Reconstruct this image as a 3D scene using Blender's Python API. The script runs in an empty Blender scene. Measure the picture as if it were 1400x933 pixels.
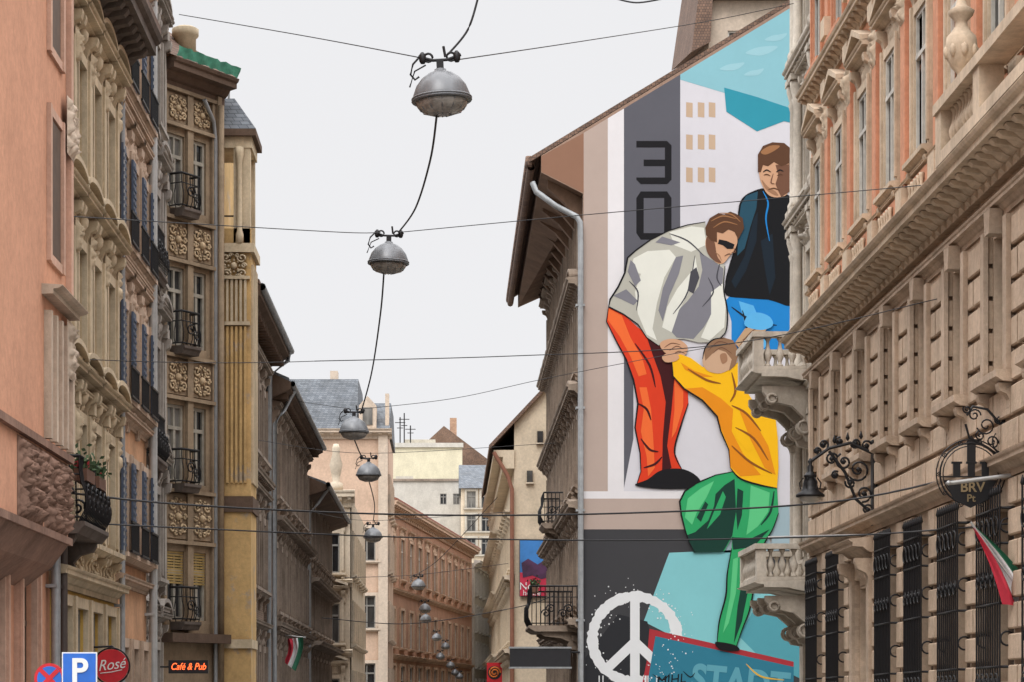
import bpy, math, random
from mathutils import Vector, Matrix, noise
random.seed(7)
F=3300.0; CX=615.0; CY=960.0; CH=1.7
def W(px,py,d): return Vector(((px-CX)/F*d, d, CH+(CY-py)/F*d))
def ZZ(py,d): return CH+(CY-py)/F*d
def XX(px,d): return (px-CX)/F*d
scene=bpy.context.scene
scene.view_settings.view_transform='Standard'
scene.view_settings.look='None'
COL=scene.collection
def lin(h):
    h=h.lstrip('#'); r=[int(h[i:i+2],16)/255 for i in (0,2,4)]
    return tuple(((c+0.055)/1.055)**2.4 if c>0.04045 else c/12.92 for c in r)+(1,)
def mul(c,k):
    k=min(k,.88/max(c[:3])); return (c[0]*k,c[1]*k,c[2]*k,1)
def lift(c,k=1.35,ds=.08):
    g=.3*c[0]+.6*c[1]+.1*c[2]; v=[(q*(1-ds)+g*ds)*k for q in c[:3]]; s=min(1,.72/max(v)); return tuple(q*s for q in v)+(1,)
# ---------------- materials
_m={}
class NT:
    def __init__(s,name):
        s.mat=bpy.data.materials.new(name); s.mat.use_nodes=True
        s.n=s.mat.node_tree.nodes; s.l=s.mat.node_tree.links
        s.b=s.n['Principled BSDF']
    def new(s,t,**k):
        n=s.n.new(t)
        for a,b in k.items(): setattr(n,a,b)
        return n
    def mapped(s,sc):
        g=s.new('ShaderNodeNewGeometry'); m=s.new('ShaderNodeMapping'); m.inputs['Scale'].default_value=sc
        s.l.new(g.outputs['Position'],m.inputs['Vector']); return m.outputs[0]
    def noise(s,sc,scale=1.0,detail=5,rough=.6):
        n=s.new('ShaderNodeTexNoise'); n.inputs['Scale'].default_value=scale; n.inputs['Detail'].default_value=detail; n.inputs['Roughness'].default_value=rough
        s.l.new(s.mapped(sc),n.inputs['Vector']); return n.outputs['Fac']
    def ramp(s,fac,p0,c0,p1,c1):
        r=s.new('ShaderNodeValToRGB'); e=r.color_ramp.elements
        e[0].position=p0;e[0].color=c0;e[1].position=p1;e[1].color=c1
        s.l.new(fac,r.inputs[0]); return r.outputs[0]
    def mix(s,a,b,fac=1.0,mode='MULTIPLY'):
        m=s.new('ShaderNodeMix',data_type='RGBA',blend_type=mode)
        for sock,v in ((m.inputs[6],a),(m.inputs[7],b)):
            if isinstance(v,tuple): sock.default_value=v
            else: s.l.new(v,sock)
        if isinstance(fac,(int,float)): m.inputs[0].default_value=fac
        else: s.l.new(fac,m.inputs[0])
        return m.outputs[2]
    def bump(s,h,st,d=.02):
        b=s.new('ShaderNodeBump'); b.inputs['Strength'].default_value=st; b.inputs['Distance'].default_value=d
        s.l.new(h,b.inputs['Height']); s.l.new(b.outputs[0],s.b.inputs['Normal'])
W1=(1,1,1,1)
def stucco(name,hexc,grime=.5,var=.25,bump=.4,ao=True,rough=.9,patch=None,k=None):
    if name in _m: return _m[name]
    t=NT(name); c=lin(hexc)
    c=lift(c,k or 1.4) if ao else c
    n1=t.noise((1,1,1),.9 if ao else .55,6,.7)
    col=t.ramp(n1,.3,mul(c,1-var),.7,mul(c,1+var*.6))
    if patch:
        p=t.noise((1,1,1),1.3,6,.7); f=t.ramp(p,.56,(0,0,0,1),.62,W1)
        col=t.mix(col,lift(lin(patch)),f,'MIX')
    st=t.noise((1.3,1.3,.6) if ao else (1,1,.6),1.0,7,.75)
    g=grime*.85
    sr=t.ramp(st,.34,(1-g,1-g*1.03,1-g*1.07,1),.6,W1)
    col=t.mix(col,sr,.8 if ao else .5)
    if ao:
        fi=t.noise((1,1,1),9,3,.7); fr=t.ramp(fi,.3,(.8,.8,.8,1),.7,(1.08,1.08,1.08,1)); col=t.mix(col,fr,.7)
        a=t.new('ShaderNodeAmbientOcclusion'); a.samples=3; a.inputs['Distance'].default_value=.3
        col=t.mix(col,t.ramp(a.outputs['AO'],.12,(.42,.36,.31,1),.75,W1),.85)  # crevice shade painted into the stucco colour through AO, for contrast
        t.bump(t.noise((1,1,1),14,4,.7),bump,.02)
    t.l.new(col,t.b.inputs['Base Color']); t.b.inputs['Roughness'].default_value=rough
    t.b.inputs['Specular IOR Level'].default_value=.25
    _m[name]=t.mat; return t.mat
def flat(name,hexc,rough=.6,metal=0,var=.12,grime=.0,sc=6):
    if name in _m: return _m[name]
    t=NT(name); c=lin(hexc)
    col=t.ramp(t.noise((1,1,1),sc,4,.6),.3,mul(c,1-var),.7,mul(c,1+var))
    if grime:
        col=t.mix(col,t.ramp(t.noise((2,2,.2),1,5,.7),.35,(1-grime,)*3+(1,),.6,W1),1.0)
    t.l.new(col,t.b.inputs['Base Color']); t.b.inputs['Roughness'].default_value=rough; t.b.inputs['Metallic'].default_value=metal
    _m[name]=t.mat; return t.mat
def brickm(name,c1,c2,mo,sc=4.2,bump=.6,bw=.5,rh=.25,k=1.4):
    if name in _m: return _m[name]
    t=NT(name); g=t.new('ShaderNodeNewGeometry'); sx=t.new('ShaderNodeSeparateXYZ'); t.l.new(g.outputs['Position'],sx.inputs[0])
    ad=t.new('ShaderNodeMath',operation='ADD'); t.l.new(sx.outputs[0],ad.inputs[0]); t.l.new(sx.outputs[1],ad.inputs[1])
    cb=t.new('ShaderNodeCombineXYZ'); t.l.new(ad.outputs[0],cb.inputs[0]); t.l.new(sx.outputs[2],cb.inputs[1])
    b=t.new('ShaderNodeTexBrick'); t.l.new(cb.outputs[0],b.inputs['Vector'])
    b.inputs['Color1'].default_value=lift(lin(c1),k); b.inputs['Color2'].default_value=lift(lin(c2),k); b.inputs['Mortar'].default_value=lift(lin(mo),k)
    b.inputs['Scale'].default_value=sc; b.inputs['Mortar Size'].default_value=.025; b.inputs['Brick Width'].default_value=bw; b.inputs['Row Height'].default_value=rh
    col=t.mix(b.outputs['Color'],t.ramp(t.noise((1,1,1),.9,6,.7),.3,(.6,.58,.55,1),.62,W1),.9)
    t.l.new(col,t.b.inputs['Base Color']); t.b.inputs['Roughness'].default_value=.92
    t.bump(b.outputs['Fac'],-bump,.02)
    _m[name]=t.mat; return t.mat
def glassm():
    t=NT('window_glass'); o=t.new('ShaderNodeObjectInfo')
    col=t.ramp(o.outputs['Random'],.55,(.018,.02,.024,1),.95,(.24,.23,.21,1))
    col=t.mix(col,t.ramp(t.noise((1,1,.4),2.2,3,.5),.35,(.35,.35,.35,1),.65,W1),1.0)
    t.l.new(col,t.b.inputs['Base Color']); t.b.inputs['Roughness'].default_value=.08
    t.bump(t.noise((1,1,1),1.5,2,.5),.06,.02)
    return t.mat
GLASS=glassm()
IRON=flat('wrought_iron','#1d1c1e',.5,.3)
ZINC=flat('zinc_pipe','#a2a5a7',.5,.3,.15,.25)
SLATE=brickm('slate_roof','#6d7278','#565b61','#3d4146',3.0,.5,.6,.3)
TILE=brickm('clay_tile_roof','#7a5f4e','#634e42','#3b3330',3.2,.9,.35,.35)
REDTILE=brickm('red_tile_roof','#a0604c','#85503e','#4a3028',3.0,.8,.35,.35)
FRW=flat('window_frame_white','#cdc8be',.6,0,.15,.3)
FRB=flat('window_frame_brown','#5f4c3d',.6,0,.2,.2)
FRG=flat('window_frame_grey','#8a8883',.6,0,.2,.2)
# ---------------- mesh builder
class MB:
    def __init__(s,fac=True): s.v=[];s.f=[];s.m=[];s.mats=[];s.sm=[];s.fac=fac;s.cl=[]
    def mi(s,mat):
        if mat not in s.mats: s.mats.append(mat)
        return s.mats.index(mat)
    def add(s,vs,fs,mat,smooth=False):
        o=len(s.v); s.v+= [tuple(v) for v in vs]; i=s.mi(mat); f0=len(s.f)
        for f in fs: s.f.append([o+k for k in f]); s.m.append(i); s.sm.append(smooth)
        s.cl.append((o,len(s.v),f0,len(s.f)))
    def clusters(s,tol=.03):
        B=[]
        for (a,b,c,d) in s.cl:
            P=s.v[a:b]; B.append(([min(p[i] for p in P)-tol for i in range(3)],[max(p[i] for p in P)+tol for i in range(3)]))
        par=list(range(len(B)))
        def fd(i):
            while par[i]!=i: par[i]=par[par[i]]; i=par[i]
            return i
        for i in range(len(B)):
            for j in range(i):
                if all(B[i][0][k]<=B[j][1][k] and B[j][0][k]<=B[i][1][k] for k in range(3)):
                    a,b=fd(i),fd(j)
                    if a!=b: par[a]=b
        g={}
        for i in range(len(B)): g.setdefault(fd(i),[]).append(i)
        out=[]
        for ids in g.values():
            n=MB(s.fac)
            for i in ids:
                a,b,c,d=s.cl[i]; o=len(n.v)-a; n.v+=s.v[a:b]
                for k in range(c,d): n.f.append([q+o for q in s.f[k]]); n.m.append(n.mi(s.mats[s.m[k]])); n.sm.append(s.sm[k])
            out.append(n)
        return out
    def box(s,a0,a1,n0,n1,z0,z1,mat):
        vs=[(a0,n0,z0),(a1,n0,z0),(a1,n1,z0),(a0,n1,z0),(a0,n0,z1),(a1,n0,z1),(a1,n1,z1),(a0,n1,z1)]
        s.add(vs,[(0,3,2,1),(4,5,6,7),(0,1,5,4),(1,2,6,5),(2,3,7,6),(3,0,4,7)],mat)
    def poly(s,pts,mat): s.add(pts,[tuple(range(len(pts)))],mat)
    def ext(s,prof,a0,a1,mat,smooth=False):
        n=len(prof); vs=[(a0,p[0],p[1]) for p in prof]+[(a1,p[0],p[1]) for p in prof]
        s.add(vs,[tuple(range(n)),tuple(range(2*n-1,n-1,-1))]+[(i,(i+1)%n,n+(i+1)%n,n+i) for i in range(n)],mat)
    def extn(s,prof,n0,n1,mat):
        n=len(prof); vs=[(p[0],n0,p[1]) for p in prof]+[(p[0],n1,p[1]) for p in prof]
        s.add(vs,[tuple(range(n)),tuple(range(2*n-1,n-1,-1))]+[(i,(i+1)%n,n+(i+1)%n,n+i) for i in range(n)],mat)
    def lathe(s,c,prof,mat,n=10,smooth=True):
        vs=[];fs=[]
        for r,z in prof:
            for k in range(n):
                a=2*math.pi*k/n; vs.append((c[0]+r*math.cos(a),c[1]+r*math.sin(a),c[2]+z))
        for j in range(len(prof)-1):
            for k in range(n):
                k2=(k+1)%n; fs.append((j*n+k,j*n+k2,(j+1)*n+k2,(j+1)*n+k))
        fs.append(tuple(range(n-1,-1,-1))); fs.append(tuple(range((len(prof)-1)*n,len(prof)*n)))
        s.add(vs,fs,mat,smooth)
    def tube(s,pts,r,mat,n=6,closed=False):
        pts=[Vector(p) for p in pts]; vs=[];fs=[];m=len(pts)
        for i,p in enumerate(pts):
            a=pts[(i-1)%m] if (i>0 or closed) else p; b=pts[(i+1)%m] if (i<m-1 or closed) else p
            d=(b-a).normalized() if (b-a).length>1e-9 else Vector((0,0,1))
            u=d.cross(Vector((0,0,1)) if abs(d.z)<.9 else Vector((1,0,0))).normalized(); w=d.cross(u)
            for k in range(n):
                t=2*math.pi*k/n; vs.append(p+u*math.cos(t)*r+w*math.sin(t)*r)
        for i in range(m if closed else m-1):
            j=(i+1)%m
            for k in range(n): fs.append((i*n+k,i*n+(k+1)%n,j*n+(k+1)%n,j*n+k))
        s.add(vs,fs,mat,True)
    def ring(s,c,R,r,mat,axis='n',seg=14,arc=1.0,start=0,n=5):
        pts=[]
        N=int(seg*arc)+(0 if arc>=1 else 1)
        for i in range(N):
            t=start+2*math.pi*arc*i/(seg*arc if arc>=1 else max(1,N-1))
            if axis=='n': pts.append((c[0]+R*math.cos(t),c[1],c[2]+R*math.sin(t)))
            elif axis=='a': pts.append((c[0],c[1]+R*math.cos(t),c[2]+R*math.sin(t)))
            else: pts.append((c[0]+R*math.cos(t),c[1]+R*math.sin(t),c[2]))
        s.tube(pts,r,mat,n,arc>=1)
    def spiral(s,c,R,r,mat,axis='n',turns=1.5,start=0,dirn=1,n=5):
        pts=[];N=int(14*turns)
        for i in range(N+1):
            u=i/N; t=start+dirn*2*math.pi*turns*u; q=R*(1-.8*u)
            if axis=='n': pts.append((c[0]+q*math.cos(t),c[1],c[2]+q*math.sin(t)))
            else: pts.append((c[0],c[1]+q*math.cos(t),c[2]+q*math.sin(t)))
        s.tube(pts,r,mat,n)
    def relief(s,a0,a1,z0,z1,n,amp,mat,nx=20,nz=20,fr=6,seed=0,sym=True):
        vs=[]
        for j in range(nz+1):
            for i in range(nx+1):
                u=i/nx;w=j/nz; uu=abs(u-.5) if sym else u
                h=noise.noise(Vector((uu*fr*(a1-a0)+seed,w*fr*(z1-z0),seed*3.1)))*.7+noise.noise(Vector((uu*fr*2.3*(a1-a0),w*fr*2.3*(z1-z0)+seed,5.1)))*.45
                e=min(1,min(u,1-u,w,1-w)*8)
                vs.append((a0+(a1-a0)*u,n+amp*max(0,h+.25)*e,z0+(z1-z0)*w))
        fs=[(j*(nx+1)+i,j*(nx+1)+i+1,(j+1)*(nx+1)+i+1,(j+1)*(nx+1)+i) for j in range(nz) for i in range(nx)]
        s.add(vs,fs,mat,True)
    def carve(s,a0,a1,z0,z1,n,mat,r=.02):
        ca=(a0+a1)/2; cz=(z0+z1)/2; w=(a1-a0)/2; h=(z1-z0)/2; R=min(w,h)
        s.lathe((ca,n+.02,cz-R*.28),[(.01,0),(R*.2,R*.1),(R*.26,R*.28),(R*.2,R*.46),(.01,R*.56)],mat,8)
        for k in range(8): t=k*math.pi/4; s.lathe((ca+R*.42*math.cos(t),n+.01,cz+R*.42*math.sin(t)-R*.1),[(.01,0),(R*.1,R*.08),(.01,R*.2)],mat,5)
        for sa in(-1,1):
            for sz in(-1,1):
                s.spiral((ca+sa*w*.6,n+.02,cz+sz*h*.6),R*.36,r,mat,'n',1.3,math.pi if sa>0 else 0,sa*sz,5)
                s.spiral((ca+sa*w*.25,n+.02,cz+sz*h*.8),R*.18,r*.9,mat,'n',1.2,0,-sa*sz,5)
        for q in(-1,1): s.spiral((ca+q*w*.75,n+.02,cz),R*.2,r,mat,'n',1.3,0,q,5)
    def mesh(s,name):
        me=bpy.data.meshes.new(name)
        if s.fac: me.from_pydata([(v[0],-v[1],v[2]) for v in s.v],[],s.f)
        else: me.from_pydata(s.v,[],s.f)
        for m in s.mats: me.materials.append(m)
        me.polygons.foreach_set('material_index',s.m); me.polygons.foreach_set('use_smooth',s.sm)
        me.update(); return me
def mkobj(name,data,parent=None,mat=None):
    o=bpy.data.objects.new(name,data); COL.objects.link(o)
    if parent: o.parent=parent
    if mat is not None: o.matrix_local=mat
    return o
def top(o,label,cat,group=None):
    o['label']=label;o['category']=cat
    if group:o['group']=group
    return o
SPLIT={'carved_relief','pilaster','shutter','window_guard','bay_mullion','column','chimney','roof_antenna','eave_bracket','window_sill','balustrade','bay_cornice'}
class Bld:
    def __init__(s,name,label,loc,rz,cat='building',group=None):
        s.e=mkobj(name,None); s.e.location=(loc[0],loc[1],0); s.e.rotation_euler=(0,0,rz); top(s.e,label,cat,group); s.M=Matrix.Identity(4)
    def frame(s,dx=0,dy=0,rz=0): s.M=Matrix.Translation((dx,dy,0))@Matrix.Rotation(rz,4,'Z')
    def add(s,name,mb,a=0,z=0,n=0,parent=None):
        if isinstance(mb,MB) and name in SPLIT and not parent:
            o=None
            for c in mb.clusters(): o=mkobj(name,c.mesh(name),s.e,s.M@Matrix.Translation((a,-n,z)))
            return o
        me=mb.mesh(name) if isinstance(mb,MB) else mb
        if parent: return mkobj(name,me,parent,Matrix.Translation((a,-n,z)))
        return mkobj(name,me,s.e,s.M@Matrix.Translation((a,-n,z)))
RIGHT=-math.pi/2; LEFT=math.pi/2
_c={}
def window_mesh(w,h,fm,style=0):
    k=('w',round(w,2),round(h,2),fm.name,style)
    if k in _c: return _c[k]
    m=MB(); t=.07
    m.box(-w/2+t,w/2-t,-.02,0,t,h-t,GLASS)
    m.box(-w/2,-w/2+t,-.03,.05,0,h,fm); m.box(w/2-t,w/2,-.03,.05,0,h,fm)
    m.box(-w/2+t,w/2-t,-.03,.05,0,t,fm); m.box(-w/2+t,w/2-t,-.03,.05,h-t,h,fm)
    tz=h*.7
    m.box(-.04,.04,-.01,.06,t,tz-.04,fm); m.box(-w/2+t,w/2-t,-.01,.07,tz-.04,tz+.04,fm)
    m.box(-.025,.025,-.01,.05,tz+.04,h-t,fm)
    if style==2:
        bl=flat('roller_blind','#b0955c',.7,0,.2,.2)
        for i in range(int(h*.5/.06)): m.box(-w/2+.02,w/2-.02,.052,.075,h-.05-.06*i,h-.01-.06*i,bl)
    _c[k]=m.mesh('window'); return _c[k]
def console(m,a0,a1,z,h,p,mat):
    m.ext([(0,z-h),(p*.25,z-h*.95),(p*.35,z-h*.75),(p*.3,z-h*.55),(p*.5,z-h*.35),(p*.9,z-h*.25),(p,z-h*.1),(p,z),(0,z)],a0,a1,mat)
def corn(m,a0,a1,z,h,p,mat):
    m.ext([(-.02,z-h),(p*.18,z-h),(p*.18,z-h*.72),(p*.3,z-h*.66),(p*.45,z-h*.5),(p*.5,z-h*.42),(p*.86,z-h*.38),(p*.86,z-h*.18),(p*.95,z-h*.12),(p,z-h*.02),(p,z),(-.02,z+.06)],a0,a1,mat)
def surround_mesh(w,h,kind,tr,orn=None,pr=.42):
    k=('s',round(w,2),round(h,2),kind,tr.name,pr)
    if k in _c: return _c[k]
    m=MB(); b=.17; orn=orn or tr
    for sg in(-1,1):
        x=sg*(w/2+b/2); m.box(x-b/2,x+b/2,0,.09,0,h+b,tr); x2=sg*(w/2+b*.75); m.box(x2-.05,x2+.05,.09,.13,.1,h+b,tr)
    m.box(-w/2,w/2,0,.088,h,h+b,tr)
    m.ext([(0,-.16),(.12,-.15),(.2,-.08),(.24,-.08),(.24,0),(0,.02)],-w/2-b-.1,w/2+b+.1,tr)
    if kind in('hood','ped','seg','rich'):
        for sg in(-1,1):
            x=sg*(w/2+b*.9); console(m,x-.09,x+.09,h+b+.38,.55,pr*.7,orn)
            console(m,x-.08,x+.08,-.16,.35,.18,orn)
        m.relief(-w/2+.05,w/2-.05,h+b+.01,h+b+.36,.02,.12,orn,14,8,6,w)
        zt=h+b+.38; corn(m,-w/2-b-.2,w/2+b+.2,zt+.2,.22,pr,tr)
        H=w/2+b+.2
        if kind=='ped':
            m.extn([(-H,zt+.2),(H,zt+.2),(0,zt+.2+.34*H)],0,.1,tr)
            for sg in(-1,1):
                m.extn([(sg*H,zt+.2),(sg*H,zt+.3),(0,zt+.32+.34*H),(0,zt+.2+.34*H)],0,pr,tr)
            m.relief(-.3,.3,zt+.22,zt+.45,.1,.12,orn,8,6,9,1)
        if kind in('seg','rich'):
            pts=[(-H*math.cos(math.pi*i/10),zt+.2+.3*H*math.sin(math.pi*i/10)) for i in range(11)]
            m.extn(pts,0,.1,tr)
            for i in range(10):
                p,q=pts[i],pts[i+1]; m.extn([p,q,(q[0],q[1]+.08),(p[0],p[1]+.08)],0,pr*.9,tr)
            m.carve(-.25,.25,zt+.22,zt+.5,.1,orn,.02)
        if kind=='rich':
            m.lathe((0,.08,h+b+.1),[(.04,0),(.1,.08),(.11,.18),(.05,.28)],orn,8)
            m.carve(-w/2,w/2,-.72,-.22,.02,orn,.025)
    _c[k]=m.mesh('window_surround'); return _c[k]
def wall(m,L,H,ops,mat,reveal=.12,zones=None,D=10,sides=True,n=0,a0=0):
    zones=zones or [(H,mat)]
    A=sorted(set([a0,L]+[o[0] for o in ops]+[o[1] for o in ops])); Z=sorted(set([0,H]+[o[2] for o in ops]+[o[3] for o in ops]+[z for z,_ in zones if z<H]))
    def zm(z):
        for zt,mm in zones:
            if z<zt: return mm
        return zones[-1][1]
    for j in range(len(Z)-1):
        i=0; zc=(Z[j]+Z[j+1])/2
        def hole(q):
            ac=(A[q]+A[q+1])/2
            return any(o[0]<ac<o[1] and o[2]<zc<o[3] for o in ops)
        while i<len(A)-1:
            if hole(i): i+=1; continue
            k=i
            while k+1<len(A)-1 and not hole(k+1): k+=1
            m.add([(A[i],n,Z[j]),(A[k+1],n,Z[j]),(A[k+1],n,Z[j+1]),(A[i],n,Z[j+1])],[(0,1,2,3)],zm(zc)); i=k+1
    for o in ops:
        mm=zm((o[2]+o[3])/2); r=n-reveal; a,b,c,d=o
        m.add([(a,n,c),(a,n,d),(a,r,d),(a,r,c),(b,n,c),(b,n,d),(b,r,d),(b,r,c)],[(0,1,2,3),(4,7,6,5),(0,3,7,4),(1,5,6,2)],mm)
    if sides:
        zz=[0]+[z for z,_ in zones if z<H]+[H]
        for q in range(len(zz)-1):
            mm=zm((zz[q]+zz[q+1])/2)
            for a in(a0,L): m.add([(a,n,zz[q]),(a,-D,zz[q]),(a,-D,zz[q+1]),(a,n,zz[q+1])],[(0,1,2,3)],mm)
            m.add([(a0,-D,zz[q]),(L,-D,zz[q]),(L,-D,zz[q+1]),(a0,-D,zz[q+1])],[(0,1,2,3)],mm)
        m.add([(a0,n,H),(L,n,H),(L,-D,H),(a0,-D,H)],[(0,1,2,3)],zm(H-.01))
def facade(B,L,H,floors,bays,mat,tr,fm=FRW,reveal=.12,zones=None,D=10,sides=True,orn=None,a0=0,wname='wall',pr=.42):
    ops=[]
    for fl in floors:
        z,h,w,kind=fl[:4]; bs=fl[4] if len(fl)>4 and fl[4] is not None else bays; st=fl[5] if len(fl)>5 else 0
        for s in bs:
            if s-w/2<=a0+.02 or s+w/2>=L-.02: continue
            ops.append((s-w/2,s+w/2,z,z+h))
            B.add('window',window_mesh(w,h,fm,st),s,z,-reveal)
            if kind: B.add('window_surround',surround_mesh(w,h,kind,tr,orn,pr),s,z,0)
    m=MB(); wall(m,L,H,ops,mat,reveal,zones,D,sides,0,a0); B.add(wname,m)
    return ops
def cornice(B,a0,a1,z,h,p,mat,mod=0,name='cornice'):
    m=MB(); corn(m,a0,a1,z,h,p,mat)
    if mod:
        x=a0+.1
        while x<a1-.1:
            console(m,x,x+mod*.4,z-h*.42,h*.6,p*.75,mat); x+=mod
    return B.add(name,m)
def roof(B,a0,a1,H,D,rise,p,mat,name='roof'):
    m=MB(); m.ext([(p,H),(p,H+.12),(-D*.5,H+rise),(-D,H+.1),(-D,H)],a0,a1,mat)
    return B.add(name,m)
def rust(m,L,z0,z1,ops,ch,pr,mat,a0=0,g=.07):
    k=max(1,round((z1-z0)/ch)); ch=(z1-z0)/k
    for j in range(k):
        za=z0+j*ch+g/2; zb=z0+(j+1)*ch-g/2
        hs=sorted([(o[0]-.02,o[1]+.02) for o in ops if o[2]<zb and o[3]>za]); x=a0
        for h in hs+[(L,L)]:
            if h[0]-x>.05:
                q=x; first=True
                while q<h[0]-.02:
                    step=1.1 if not(first and j%2) else .6; first=False
                    e=min(h[0],q+step)
                    if h[0]-e<.3: e=h[0]
                    m.ext([(0,za),(pr*.75,za),(pr,za+.02),(pr,zb-.02),(pr*.75,zb),(0,zb)],q+g/2,e-g/2,mat); q=e
            x=max(x,h[1])
def pipe(B,a,z0,z1,n=.14,r=.07,mat=ZINC):
    m=MB(); m.tube([(a,n,z0),(a,n,z1)],r,mat,8)
    z=z0+1
    while z<z1: m.box(a-r-.02,a+r+.02,-.01,n+r*.5,z,z+.05,mat); z+=2.4
    B.add('downpipe',m)
def iron_balcony(B,s0,s1,z,p,h=1.0,stone=None,belly=.14,brk=True):
    stone=stone or ZINC
    m=MB(); m.ext([(0,z-.18),(p*.9,z-.18),(p,z-.1),(p+.04,z-.06),(p+.04,z),(0,z)],s0,s1,stone)
    if brk:
        for s in (s0+.15,s1-.3): console(m,s,s+.18,z-.18,.55,p*.8,stone)
    b=B.add('balcony',m)
    m=MB(); r=.013
    def bar(a,n,da,dn):
        pts=[]
        for i in range(6):
            u=i/5; q=belly*math.sin(math.pi*min(1,u*1.5))*(1-u*.5) if u<.67 else 0
            pts.append((a+da*q,n+dn*q,z+h*u))
        m.tube(pts,r,IRON,4)
    k=int((s1-s0)/.13)
    for i in range(k+1): bar(s0+(s1-s0)*i/k,p-.04,0,1)
    k=max(2,int(p/.13))
    for i in range(k):
        for s,d in((s0,-1),(s1,1)): bar(s,(p-.04)*i/k,d,0)
    for zz,rr in((z+h,.028),(z+.06,.018),(z+h*.72,.014)):
        m.tube([(s0,0,zz),(s0,p-.04,zz),(s1,p-.04,zz),(s1,0,zz)],rr,IRON,5)
    s=s0+.2
    while s<s1-.15:
        m.spiral((s,p+.06,z+h*.45),.14,.018,IRON,'n',1.4,0,1,4); m.spiral((s+.2,p+.06,z+h*.3),.12,.016,IRON,'n',1.4,math.pi,-1,4); s+=.42
    for q in (.25,.6):
        if p>.5:
            for s in(s0-.04,s1+.04): m.spiral((s,p*q,z+h*.42),.14,.02,IRON,'a',1.4,0,1,4)
    B.add('balcony_railing',m,parent=b)
    return b
BAL=[(.075,0),(.075,.04),(.04,.07),(.045,.12),(.09,.22),(.095,.3),(.05,.42),(.035,.52),(.04,.58),(.07,.62),(.075,.66)]
def balusters(m,pts,z,mat,sc=1.0):
    for a,n in pts: m.lathe((a,n,z),[(r*sc,h*sc) for r,h in BAL],mat,8)
def stone_balcony(B,s0,s1,z,p,mat,orn,h=.95,cons=.9,nc=2):
    m=MB(); corn(m,s0-.08,s1+.08,z,.3,p+.06,mat)
    for i in range(nc):
        a=s0+.1+(s1-s0-.5)*i/max(1,nc-1); console(m,a,a+.24,z-.3,cons,p*.85,orn)
        for q,rr in((.72,.1),(.25,.14)): m.ring((a-.02,p*q,z-.3-cons*(.22 if q>.5 else .72)),rr,.035,orn,'a',12); m.ring((a+.26,p*q,z-.3-cons*(.22 if q>.5 else .72)),rr,.035,orn,'a',12)
    m.relief(s0+.5,s1-.5,z-1.0,z-.35,.05,.2,orn,12,10,5,s0)
    b=B.add('balcony',m)
    m=MB(); hh=.66*h/.95
    m.box(s0-.03,s1+.03,0,p+.0,z+.001,z+.12,mat) 
    m.box(s0-.05,s1+.05,p-.22,p+.04,z+.12+hh,z+.12+hh+.12,mat)
    for s in(s0,s1-.2): m.box(s-.05,s+.25,.0,p-.22,z+.12+hh,z+.12+hh+.118,mat)
    for s in(s0,s1-.22): m.box(s,s+.22,p-.22,p,z+.12,z+.12+hh,mat)
    k=int((s1-s0-.5)/.24)
    balusters(m,[(s0+.36+(s1-s0-.72)*i/max(1,k-1),p-.11) for i in range(k)],z+.12,mat,h/.95)
    k=int((p-.3)/.24)
    for s in(s0+.1,s1-.12): balusters(m,[(s,.12+(p-.45)*i/max(1,k-1)) for i in range(k)],z+.12,mat,h/.95)
    B.add('balustrade',m,parent=b); return b
# =====================================================  SETTING
asph=flat('asphalt','#46464a',.9,0,.25,0,3); pave=brickm('paving_slabs','#8a8780','#7a7771','#55534f',1.5,.3)
def sheet(name,x0,x1,y0,y1,z0,z1,mat,label):
    m=MB(False)
    if z1-z0<.02: m.poly([(x0,y0,z1),(x1,y0,z1),(x1,y1,z1),(x0,y1,z1)],mat)
    else: m.box(x0,x1,y0,y1,z0,z1,mat)
    o=mkobj(name,m.mesh(name)); o['kind']='structure'; o['label']=label; o['category']=name; return o
sheet('ground',-3000,3000,-200,6000,0,0,flat('ground_dirt','#6a665e',.95),'grey city ground under the street')
sheet('road',-3.6,3.0,-20,140,.004,.006,asph,'dark asphalt carriageway between the kerbs')
sheet('pavement',-6.0,-3.6,-20,125,.0,.13,pave,'grey slab pavement with raised kerb')
sheet('pavement',3.0,8.0,-20,69.9,.0,.13,pave,'grey slab pavement with raised kerb')
m=MB(False); wp=flat('road_paint','#c8c8c4',.7)
for i in range(20): m.box(-.35,-.23,i*6,i*6+3,.008,.012,wp)
o=mkobj('road_marking',m.mesh('road_marking')); o['kind']='structure'; o['label']='white dashed line painted on the asphalt'; o['category']='road marking'
# =====================================================  LEFT BUILDINGS
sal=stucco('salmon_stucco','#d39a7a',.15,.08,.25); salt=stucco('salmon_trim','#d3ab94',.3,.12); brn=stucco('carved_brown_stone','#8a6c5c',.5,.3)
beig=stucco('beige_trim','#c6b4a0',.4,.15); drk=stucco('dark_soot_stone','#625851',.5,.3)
B=Bld('townhouse','salmon stucco house with a projecting oriel and carved relief panel',(-6,27),LEFT)
facade(B,9.2,20,[(1,2.6,1.2,'plain'),(4.2,2,1.1,'hood',[8.5]),(7.2,2.2,1.0,'hood',[8.5]),(10.6,2.2,1.0,'hood',[8.5]),(14,2.2,1.0,'hood',[8.5])],[2,4.5,7],sal,salt,FRB)
m=MB()
m.box(1,7.0,0,.62,3.9,20,sal); m.ext([(0,3.3),(.4,3.6),(.62,3.9),(0,3.9)],1,7,brn)
m.box(.95,7.06,.62,.68,3.9,4.0,brn); m.box(.95,7.06,.62,.70,5.05,5.15,brn)
m.relief(5.0,6.95,4.02,5.03,.625,.24,brn,60,30,11,2); m.relief(3,4.9,4.02,5.03,.625,.24,brn,60,30,11,3)
for s in (5.0,5.45,5.9,6.35,6.85): m.box(s,s+.13,.62,.72,5.2,6.9,beig)
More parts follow.
